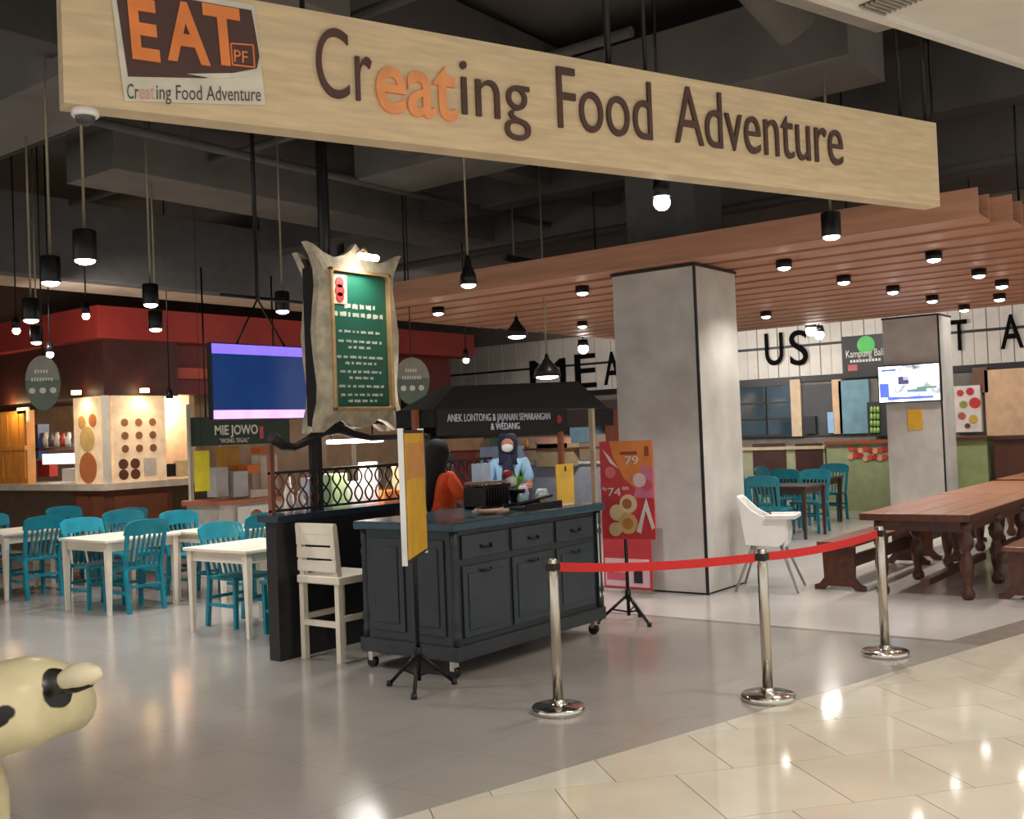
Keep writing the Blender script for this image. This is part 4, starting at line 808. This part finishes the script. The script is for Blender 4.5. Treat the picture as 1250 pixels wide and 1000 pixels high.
# ------------------------------------------------------------------ stanchions and belts
stp = [at_z(682, 869), at_z(938, 854), at_z(1081, 800)]
labs = ['steel barrier post nearest the food cart, left end of the red belt', 'middle steel barrier post, in front of the high chair', 'steel barrier post nearest the long table, right end of the belt']
for i, q in enumerate(stp):
    t = thing('barrier_post', labs[i], 'barrier post', (q.x, q.y, 0), 0, 'steel barrier posts')
    MB().lathe([(.156, 0), (.16, .004), (.16, .03), (.152, .038), (.06, .044), (.042, .05), (.04, .07), (.034, .075)], n=32).build('base', chrome, t)
    MB().lathe([(.031, .05), (.031, .80), (.028, .805), (.028, .895), (.024, .9)], n=24).build('pole', steel, t)
    MB().box(-.034, .034, -.034, .034, .83, .875).build('belt_cassette', black, t, bevel=.008)
for (a, b, l) in ((stp[0], stp[1], 'red barrier belt from the post by the cart to the middle post'), (stp[1], stp[2], 'red barrier belt from the middle post to the post by the long table')):
    d_ = (b-a); d_.z = 0; n_ = d_.normalized().cross(Z3); mb = MB(); vs = []; N_ = 12
    for k in range(N_+1):
        f = .04/d_.length + (1-.08/d_.length)*k/N_; c = Vector((a.x, a.y, 0))+d_*f; z = .853-.025*4*f*(1-f)
        for s in (-1, 1): vs += [(c.x+n_.x*.002*s, c.y+n_.y*.002*s, z-.026), (c.x+n_.x*.002*s, c.y+n_.y*.002*s, z+.026)]
    fs = [(0, 1, 3, 2), tuple(4*N_+i for i in (2, 3, 1, 0))]
    for k in range(N_):
        o_ = 4*k; fs += [(o_, o_+4, o_+5, o_+1), (o_+2, o_+3, o_+7, o_+6), (o_+1, o_+5, o_+7, o_+3), (o_, o_+2, o_+6, o_+4)]
    tag(mb.add(vs, fs).build('barrier_belt', redbelt), l, 'belt')
# ------------------------------------------------------------------ turquoise chairs and white tables
def make_chair(label, group):
    t = thing('dining_chair', label, 'chair', (0, 0, 0), 0, group)          # faces +y, back at y = -.2
    MB().prism([(-.22, -.2), (.22, -.2), (.235, .2), (.12, .225), (-.12, .225), (-.235, .2)], 'z', .43, .465).build('seat', teal, t, bevel=.008)
    for sx in (-1, 1):
        MB().bar((sx*.2, .17, 0), (sx*.2, .18, .43), .036, .036).build('leg', teal, t)
        MB().bar((sx*.2, -.24, 0), (sx*.2, -.19, .44), .036, .04).build('leg', teal, t)
        MB().bar((sx*.2, -.19, .44), (sx*.215, -.27, .82), .036, .032).build('back_post', teal, t)
        MB().bar((sx*.2, -.2, .2), (sx*.2, .17, .2), .02, .03).build('stretcher', teal, t)
    MB().bar((-.2, -.215, .26), (.2, -.215, .26), .02, .03).build('stretcher', teal, t); MB().bar((-.2, .17, .26), (.2, .17, .26), .02, .03).build('stretcher', teal, t)
    o = MB(); N_ = 10; vs = []
    for k in range(N_+1):
        x = -.245+.49*k/N_; e = abs(x)/.245; zb = .785-.01*math.sin(e*3.1); zt = .935-.02*e**2-.03*e**8; yb = -.27+.002-.035*(1-e*e)
        vs += [(x, yb, zb), (x, yb-.03, zt), (x, yb+.026, zb), (x, yb-.006, zt)]
    fs = [(0, 1, 3, 2), (4*N_+2, 4*N_+3, 4*N_+1, 4*N_)]
    for k in range(N_):
        q = 4*k; fs += [(q, q+4, q+5, q+1), (q+2, q+3, q+7, q+6), (q+1, q+5, q+7, q+3), (q, q+2, q+6, q+4)]
    o.add(vs, fs).build('crest_rail', teal, t)
    for k in range(6):
        x = -.145+k*.058; MB().bar((x*.92, -.175, .46), (x, -.285, .79), .026, .014, (1, 0, 0)).build('back_slat', teal, t)
    return t
CH0 = []
def chair(x, y, rz, label, group):
    if not CH0:
        c = make_chair(label, group); c.location = (x, y, 0); c.rotation_euler = (0, 0, rz); CH0.append(c); return c
    return dup(CH0[0], (x, y, 0), rz, label, group)
TB0 = {}
def table(x0, y0, sx, sy, label, group, mat, key, h=.75):
    if key in TB0: return dup(TB0[key], (x0+sx/2, y0+sy/2, 0), 0, label, group)
    t = thing('dining_table', label, 'table', (x0+sx/2, y0+sy/2, 0), 0, group)
    MB().box(-sx/2-.02, sx/2+.02, -sy/2-.02, sy/2+.02, h-.03, h).build('table_top', mat, t, bevel=.006)
    for a, b, c, d in ((-1, 1, -1, -1), (-1, 1, 1, 1), (-1, -1, -1, 1), (1, 1, -1, 1)):
        xa, xb, ya, yb = a*(sx/2-.04), b*(sx/2-.04), c*(sy/2-.04), d*(sy/2-.04)
        MB().box(min(xa, xb)-.01, max(xa, xb)+.01, min(ya, yb)-.01, max(ya, yb)+.01, h-.12, h-.03).build('apron', mat, t)
    for a in (-1, 1):
        for b in (-1, 1): MB().bar((a*(sx/2-.035), b*(sy/2-.035), 0), (a*(sx/2-.035), b*(sy/2-.035), h-.03), .036, .036, t=1.7).build('leg', mat, t)
    TB0[key] = t; return t
gw = 'white dining tables on the left'; gc = 'turquoise chairs at the white tables'
table(5.65, 7.24, .83, .85, 'square white table nearest the black partition', gw, cream, 'w')
table(5.78, 9.58, .83, .85, 'square white table with a turquoise chair pushed in from the front', gw, cream, 'w')
table(6.7, 8.98, .83, .85, 'square white table in the second row behind the nearer chairs', gw, cream, 'w')
table(5.84, 11.75, .83, .85, 'square white table at the left edge of the picture', gw, cream, 'w')
table(6.9, 11.9, .83, .85, 'far white table in the second row at the left', gw, cream, 'w')
PI = math.pi
chair(6.12, 7.93, PI, 'turquoise chair behind the white table nearest the partition', gc)
chair(6.1, 7.15, 0, 'turquoise chair tucked between the nearest white table and the partition', gc)
chair(6.16, 9.74, 0, 'turquoise chair with its back to us at the middle white table', gc)
chair(6.1, 10.3, PI, 'turquoise chair on the far side of the middle white table', gc)
chair(7.1, 9.06, 0, 'turquoise chair at the second row table, above the near one', gc)
chair(7.1, 10.0, PI, 'turquoise chair behind the second row white table', gc)
chair(6.18, 11.76, 0, 'turquoise chair with its back to us at the left edge table', gc)
chair(6.2, 12.55, PI, 'turquoise chair on the far side of the left edge table', gc)
chair(7.3, 11.85, 0, 'turquoise chair at the far second row table on the left', gc)
chair(7.3, 12.8, PI, 'farthest turquoise chair of the left group', gc)
chair(6.95, 10.95, R(170), 'turquoise chair standing between the two rows of white tables', gc)
gr_ = 'turquoise chairs at the dark tables'; gd = 'dark dining tables by the columns'
darktop = M('dark_table', (70, 50, 42), .35, var=.1)
table(14.2, 5.8, .8, .8, 'dark square table nearest the high chair among turquoise chairs', gd, darktop, 'd')
table(16.2, 6.3, .8, .8, 'dark square table beside the screen column', gd, darktop, 'd')
table(15.4, 8.2, .8, .8, 'dark square table farthest behind the concrete column', gd, darktop, 'd')
chair(13.95, 6.2, -PI/2, 'turquoise chair nearest the white high chair', gr_); chair(14.6, 6.75, PI, 'turquoise chair on the left side of the nearest dark table', gr_)
chair(15.2, 6.15, PI/2, 'turquoise chair behind the nearest dark table', gr_); chair(13.9, 7.1, -PI/2+.2, 'turquoise chair partly hidden by the concrete column', gr_)
chair(16.0, 6.75, -PI/2, 'turquoise chair before the dark table beside the screen column', gr_); chair(16.6, 7.25, PI, 'turquoise chair left of the table beside the screen column', gr_)
chair(17.2, 6.6, PI/2, 'turquoise chair right in front of the screen column side', gr_); chair(15.2, 7.5, -PI/2, 'turquoise chair at the farthest dark table, facing it', gr_)
chair(16.4, 8.6, PI/2, 'farthest turquoise chair before the stall counter', gr_); chair(15.8, 9.15, PI, 'turquoise chair at the left of the farthest dark table', gr_)
# ------------------------------------------------------------------ long tables and benches
LEG = [(.03, 0), (.05, .02), (.052, .06), (.035, .09), (.03, .12), (.045, .2), (.055, .3), (.04, .38), (.03, .41), (.055, .46), (.06, .52), (.04, .57), (.05, .6), (.05, .7)]
def long_table(x0, x1, y0, y1, label):
    t = thing('long_table', label, 'table', ((x0+x1)/2, (y0+y1)/2, 0), 0, 'long wooden tables')
    n = 4; wd = (y1-y0)/n
    for k in range(n): MB().box(x0, x1, y0+k*wd+.002, y0+(k+1)*wd-.002, .735, .78).build('plank', tabletop, t, True, .004)
    MB().box(x0+.004, x1-.004, y0-.006, y0+.03, .715, .774).box(x0+.004, x1-.004, y1-.03, y1+.006, .715, .774).box(x0-.01, x0+.03, y0, y1, .715, .774).build('edge_moulding', darkwood, t, True)
    MB().box(x0+.15, x1-.15, y0+.08, y0+.12, .61, .735).box(x0+.15, x1-.15, y1-.12, y1-.08, .61, .735).box(x0+.15, x0+.19, y0+.12, y1-.12, .61, .735).build('apron', darkwood, t, True)
    for x in (x0+.2, (x0+x1)/2, x1-.2):
        for y in (y0+.1, y1-.12): MB().lathe([(r_*1.15, h*1.04) for r_, h in LEG], x, y, 0, 16).build('leg', darkwood, t, True)
    MB().box(x0+.25, x1-.25, (y0+y1)/2-.04, (y0+y1)/2+.04, .1, .16).build('stretcher', darkwood, t, True)
long_table(9.77, 12.35, 2.49, 3.47, 'near long dark wooden table with turned legs on the right')
long_table(12.4, 14.9, 2.5, 3.5, 'long wooden table continuing behind the near one')
long_table(15.3, 17.8, 2.55, 3.55, 'farthest long wooden table before the right wall')
def bench(x0, x1, yc, label):
    t = thing('wooden_bench', label, 'bench', ((x0+x1)/2, yc, 0), 0, 'wooden benches at the long tables')
    MB().box(x0-.06, x1+.06, yc-.19, yc+.19, .43, .475).build('seat', M('bench_seat', (116, 68, 50), .3, var=.15, scale=3), t, True, .006)
    prof = [(-.16, .43), (-.15, .12), (-.2, .06), (-.25, .045), (-.25, .0), (-.16, .0), (-.12, .04), (.12, .04), (.16, 0), (.25, 0), (.25, .045), (.2, .06), (.15, .12), (.16, .43)]
    for x in (x0, x1-.05): MB().prism([(yc+a, b) for a, b in prof], 'x', x, x+.05).build('end_panel', darkwood, t, True)
    MB().box(x0+.05, x1-.05, yc-.02, yc+.02, .18, .3).build('stretcher', darkwood, t, True)
bench(10.05, 12.2, 3.8, 'dark wooden bench on the left side of the near long table')
bench(12.6, 14.7, 3.8, 'dark wooden bench beside the second long table')
bench(10.12, 12.3, 2.12, 'dark wooden bench on the right side of the near long table')
bench(12.7, 14.8, 2.12, 'dark wooden bench farther back at the right edge')
# ------------------------------------------------------------------ high chair
hc = thing('high_chair', 'white plastic high chair with grey legs beside the concrete column', 'high chair', (9.84, 4.42, 0), R(-75))
# local: faces +x
grey_leg = M('grey_metal_leg', (150, 150, 148), .35, .6)
for sx, sy in ((1, 1), (1, -1), (-1, 1), (-1, -1)):
    l_ = MB().tube([(sx*.11, sy*.1, .52), (sx*.3, sy*.26, .012)], [.016, .012], 10).build('leg', grey_leg, hc)
MB().prism([(-.17, -.15), (.16, -.16), (.18, .0), (.16, .16), (-.17, .15)], 'z', .5, .54).build('seat', whitep, hc, bevel=.01)
MB().add([(-.17, -.15, .52), (-.17, .15, .52), (-.24, .14, .93), (-.24, -.14, .93), (-.2, -.17, .52), (-.2, .17, .52), (-.275, .15, .95), (-.275, -.15, .95)], [(0,1,2,3),(7,6,5,4),(0,4,5,1),(1,5,6,2),(2,6,7,3),(3,7,4,0)]).build('backrest', whitep, hc, bevel=.015)
for s in (-1, 1):
    MB().prism([(-.2, .46), (.12, .44), (.19, .5), (.2, .72), (.02, .72), (-.12, .8), (-.25, .93), (-.26, .9)], 'y', s*.165-.012, s*.165+.012).build('side_wing', whitep, hc, bevel=.008)
MB().box(.0, .3, -.22, .22, .715, .735).box(.28, .3, -.22, .22, .735, .755).box(.0, .3, -.22, -.2, .735, .755).box(.0, .3, .2, .22, .735, .755).build('tray', whitep, hc, bevel=.008)
MB().prism([(.16, .42), (.2, .46), (.22, .6), (.2, .72), (.17, .72), (.17, .46)], 'y', -.15, .15).build('front_panel', whitep, hc, bevel=.006)
# ------------------------------------------------------------------ people
def skin_mesh(name, nodes, edges, mat, parent, root=0, sub=2):
    me = bpy.data.meshes.new(name); me.from_pydata([n[0] for n in nodes], edges, []); o = bpy.data.objects.new(name, me); C.objects.link(o)
    m = o.modifiers.new('skin', 'SKIN'); m.use_smooth_shade = True
    for i, n in enumerate(nodes):
        sv = me.skin_vertices[0].data[i]; r_ = n[1]; sv.radius = r_ if isinstance(r_, tuple) else (r_, r_); sv.use_root = (i == root)
    s_ = o.modifiers.new('sub', 'SUBSURF'); s_.levels = sub; s_.render_levels = sub
    me.materials.append(mat); 
    if parent: o.parent = parent
    return o
skinm = M('skin', (190, 132, 104), .5); hairm = M('black_hair', (14, 12, 12), .75, var=.2, scale=30)
def hand(nodes, edges, wrist, d, side):
    # palm and five fingers of unequal length, slightly curled
    d = Vector(d).normalized(); s = Vector(side).normalized(); n = d.cross(s)
    w0 = Vector(nodes[wrist][0]); palm = len(nodes); nodes.append((tuple(w0+d*.07), (.03, .016))); edges.append((wrist, palm))
    for k, (o_, l_) in enumerate(((-.03, .055), (-.01, .068), (.01, .064), (.028, .05))):
        a = len(nodes); nodes.append((tuple(w0+d*.095+s*o_), .009)); nodes.append((tuple(w0+d*(.095+l_*.6)+s*o_+n*.008), .008)); nodes.append((tuple(w0+d*(.095+l_)+s*o_+n*.026), .007))
        edges += [(palm, a), (a, a+1), (a+1, a+2)]
    a = len(nodes); nodes.append((tuple(w0+d*.04-s*.045), .011)); nodes.append((tuple(w0+d*.085-s*.065+n*.012), .009)); edges += [(wrist, a), (a, a+1)]
def person(label, loc, rz, shirt, trousers, hijab=None, armpose=(.3, .1), hgt=1.0):
    p = thing('person', label, 'person', loc, rz)            # local: faces +x, left hand side +y
    nd = [((0, 0, .92), (.15, .11)), ((0, 0, 1.1), (.13, .1)), ((0, 0, 1.28), (.15, .1)), ((-.01, 0, 1.37), (.07, .06)), ((0, 0, 1.44), .045), ((.01, 0, 1.5), (.07, .075)), ((.01, 0, 1.57), (.085, .08)), ((0, 0, 1.625), (.055, .055))]
    ed = [(0, 1), (1, 2), (2, 3), (3, 4), (4, 5), (5, 6), (6, 7)]
    sh = [nd[0], nd[1], nd[2], ((-.01, 0, 1.37), (.075, .07))]; se = [(0, 1), (1, 2), (2, 3)]
    for s in (-1, 1):
        i = len(nd); el = (armpose[1], s*.22, 1.1); wr = (armpose[0]+.05, s*.17, 1.12)
        nd += [((0, s*.15, 1.34), .05), ((armpose[1]*.5, s*.2, 1.22), .042), (el, .036), (wr, .026)]; ed += [(2, i), (i, i+1), (i+1, i+2), (i+2, i+3)]
        hand(nd, ed, i+3, Vector((1, -s*.2, -.25)), (0, 1, 0))
        j = len(sh); sh += [((0, s*.15, 1.345), .066), ((armpose[1]*.5, s*.205, 1.22), .062), ((armpose[1]*.85, s*.218, 1.14), .058)]; se += [(2, j), (j, j+1), (j+1, j+2)]
        i = len(nd); nd += [((0, s*.09, .85), .085), ((.01, s*.1, .5), .058), ((-.01, s*.1, .1), .035), ((.0, s*.1, .04), .035), ((.13, s*.11, .03), .03)]; ed += [(0, i), (i, i+1), (i+1, i+2), (i+2, i+3), (i+3, i+4)]
    skin_mesh('body', nd, ed, skinm, p)
    sh = [(n[0], tuple(v*1.14 for v in n[1]) if isinstance(n[1], tuple) else n[1]) for n in sh]
    skin_mesh('shirt', [((0, 0, .86), (.165, .125))]+sh, [(0, 1)]+[(a+1, b+1) for a, b in se], shirt, p)
    tn = [((0, 0, .9), (.15, .115))]; te = []
    for s in (-1, 1):
        i = len(tn); tn += [((0, s*.09, .83), .1), ((.01, s*.1, .5), .075), ((-.01, s*.1, .12), .055)]; te += [(0, i), (i, i+1), (i+1, i+2)]
    skin_mesh('trousers', tn, te, trousers, p)
    MB().ell((.098, 0, 1.545), (.016, .011, .022), 8, 6).build('nose', skinm, p)
    for s in (-1, 1):
        e_ = MB().ell((.085, s*.033, 1.565), (.01, .013, .007), 8, 6).build('eye', M('eye_white', (230, 226, 220), .3), p); MB().ell((.092, s*.033, 1.565), (.005, .006, .006), 8, 6).build('iris', hairm, e_)
        MB().ell((.0, s*.085, 1.55), (.018, .01, .028), 8, 6).build('ear', skinm, p)
    MB().ell((.086, 0, 1.5), (.008, .022, .006), 8, 6).build('mouth', M('lips', (150, 80, 72), .5), p)
    return p
ora = M('orange_shirt', (232, 84, 26), .7, var=.08, scale=12)
per = person('person in an orange shirt with long black hair standing behind the cart', (6.72, 5.98, 0), R(-12), ora, M('dark_trousers', (34, 34, 40), .7), armpose=(.26, .08))
hr = MB(); 
hr.tube([(-.01, 0, 1.68), (-.015, 0, 1.655), (-.02, 0, 1.58), (-.04, .01, 1.5), (-.08, .03, 1.38), (-.12, .05, 1.25), (-.14, .06, 1.1), (-.14, .06, .98)], [.03, .09, .115, .115, .12, .125, .115, .06], 14)
hr.build('hair', hairm, per); per.scale = (.97, .97, .97)
lb = M('pale_blue_shirt', (150, 196, 230), .6); nav = M('navy_cloth', (26, 34, 62), .7)
q = at_d(622, 600, 11)
per2 = person('person in a pale blue shirt with navy headscarf and white mask behind the cart', (q.x, q.y, 0), R(215), lb, nav, armpose=(.24, .08))
MB().tube([(-.01, 0, 1.67), (-.015, 0, 1.64), (-.02, 0, 1.56), (-.02, 0, 1.47), (-.01, 0, 1.4), (0, 0, 1.32)], [.03, .09, .108, .1, .1, .13], 16).build('headscarf', nav, per2)
MB().ell((.082, 0, 1.535), (.03, .066, .07), 12, 8).build('face', skinm, per2); MB().ell((.1, 0, 1.505), (.03, .06, .045), 12, 8).build('face_mask', whitep, per2); MB().ell((.11, 0, 1.12), (.05, .075, .3), 12, 8).build('apron', nav, per2)
# ------------------------------------------------------------------ cow statue at the lower left
cowm = M('cow_cream', (232, 220, 178), .3, var=.05)
def spots(m, pts):
    nt = m.node_tree; N = nt.nodes; L = nt.links; b = N['Principled BSDF']; src = b.inputs['Base Color'].links[0].from_socket
    tc = N.new('ShaderNodeTexCoord'); nz = N.new('ShaderNodeTexNoise'); nz.inputs['Scale'].default_value = 9; L.new(tc.outputs['Object'], nz.inputs['Vector'])
    for (c, r_) in pts:
        ds = N.new('ShaderNodeVectorMath'); ds.operation = 'DISTANCE'; ds.inputs[1].default_value = c; L.new(tc.outputs['Object'], ds.inputs[0])
        ad = N.new('ShaderNodeMath'); ad.operation = 'MULTIPLY_ADD'; L.new(nz.outputs[0], ad.inputs[0]); ad.inputs[1].default_value = .04; L.new(ds.outputs['Value'], ad.inputs[2])
        lt = N.new('ShaderNodeMapRange'); lt.inputs[1].default_value = r_+.016; lt.inputs[2].default_value = r_+.022; lt.inputs[3].default_value = 1; lt.inputs[4].default_value = 0; L.new(ad.outputs[0], lt.inputs[0])
        mx = N.new('ShaderNodeMix'); mx.data_type = 'RGBA'; L.new(lt.outputs[0], mx.inputs[0]); L.new(src, mx.inputs[6]); mx.inputs[7].default_value = rgb((24, 22, 22)); src = mx.outputs[2]
    L.new(src, b.inputs['Base Color'])
DC = 4.2
def cp(x, y, d=DC): return at_d(x, y, d)
g = cp(-190, 870); cow = thing('cow_statue', 'cream and black cow statue whose head reaches in at the lower left', 'statue', (g.x, g.y, 0))
G = Vector((g.x, g.y, 0)); lo = lambda v: tuple(Vector(v)-G)
vw = Vector((CF.x, CF.y, 0)).normalized(); rt = Vector((CR.x, CR.y, 0)).normalized()
cb = G
nodes = [(lo(cb+Z3*.6), (.26, .24)), (lo(cb+rt*.36+Z3*.6), (.25, .23)), (lo(cp(-40, 872)), (.235, .22)), (lo(cp(5, 866)), (.215, .2)), (lo(cp(45, 853)), (.2, .2)), (lo(cp(66, 852, DC+.08)), (.17, .17)), (lo(cp(84, 860, DC+.22)), (.125, .13)), (lo(cp(94, 866, DC+.34)), (.1, .1)), (lo(cb-rt*.4+Z3*.6), (.24, .22)), (lo(cb-rt*.56+Z3*.58), (.16, .14))]
edges = [(0, 1), (1, 2), (2, 3), (3, 4), (4, 5), (5, 6), (6, 7), (0, 8), (8, 9)]
for base_, off in ((1, .12), (1, -.12), (8, .12), (8, -.12)):
    i = len(nodes); b_ = Vector(nodes[base_][0])+vw*off; sx = .3 if base_ == 1 else -.1
    nodes += [(tuple(b_-Z3*.2+rt*sx*.3), .09), (tuple(Vector((b_.x, b_.y, .3))+rt*sx*.6), .055), (tuple(Vector((b_.x, b_.y, .06))+rt*sx*.6), .05)]; edges += [(base_, i), (i, i+1), (i+1, i+2)]
i = len(nodes); nodes += [(tuple(Vector(nodes[9][0])-rt*.08-Z3*.15), .03), (tuple(Vector(nodes[9][0])-rt*.1-Z3*.4), .025)]; edges += [(9, i), (i, i+1)]
body = skin_mesh('body', nodes, edges, cowm, cow)
earp = [cp(76, 832, DC-.13), cp(92, 829, DC-.15), cp(110, 826, DC-.16), cp(125, 824, DC-.15)]
ea_, eb_ = earp[0], earp[3]
MB().tube([lo(ea_+(eb_-ea_)*f+Z3*.012*math.sin(f*3.1)) for f in [k/12 for k in range(13)]], [.012+.038*math.sin(math.pi*(.12+.88*k/12))**.6 if k < 12 else .006 for k in range(13)], 16).build('ear', M('ear_cream', (232, 222, 190), .3), cow)
MB().tube([lo(p - Z3*.022 + vw*.01) for p in earp[:3]], [.03, .033, .02], 12).build('ear_underside', M('cow_black', (24, 22, 22), .35), cow)
spots(cowm, [(lo(cp(82, 822, DC-.08)), .1), (lo(cp(82, 842, DC-.08)), .085), (lo(cp(14, 864, DC-.2)), .04), (lo(cp(6, 870, DC-.2)), .045), (lo(cp(-4, 878, DC-.2)), .045), (tuple(Vector(lo(cb+Z3*.8))-vw*.1), .16), (tuple(Vector(lo(cb-rt*.4+Z3*.6))-vw*.2), .12)])
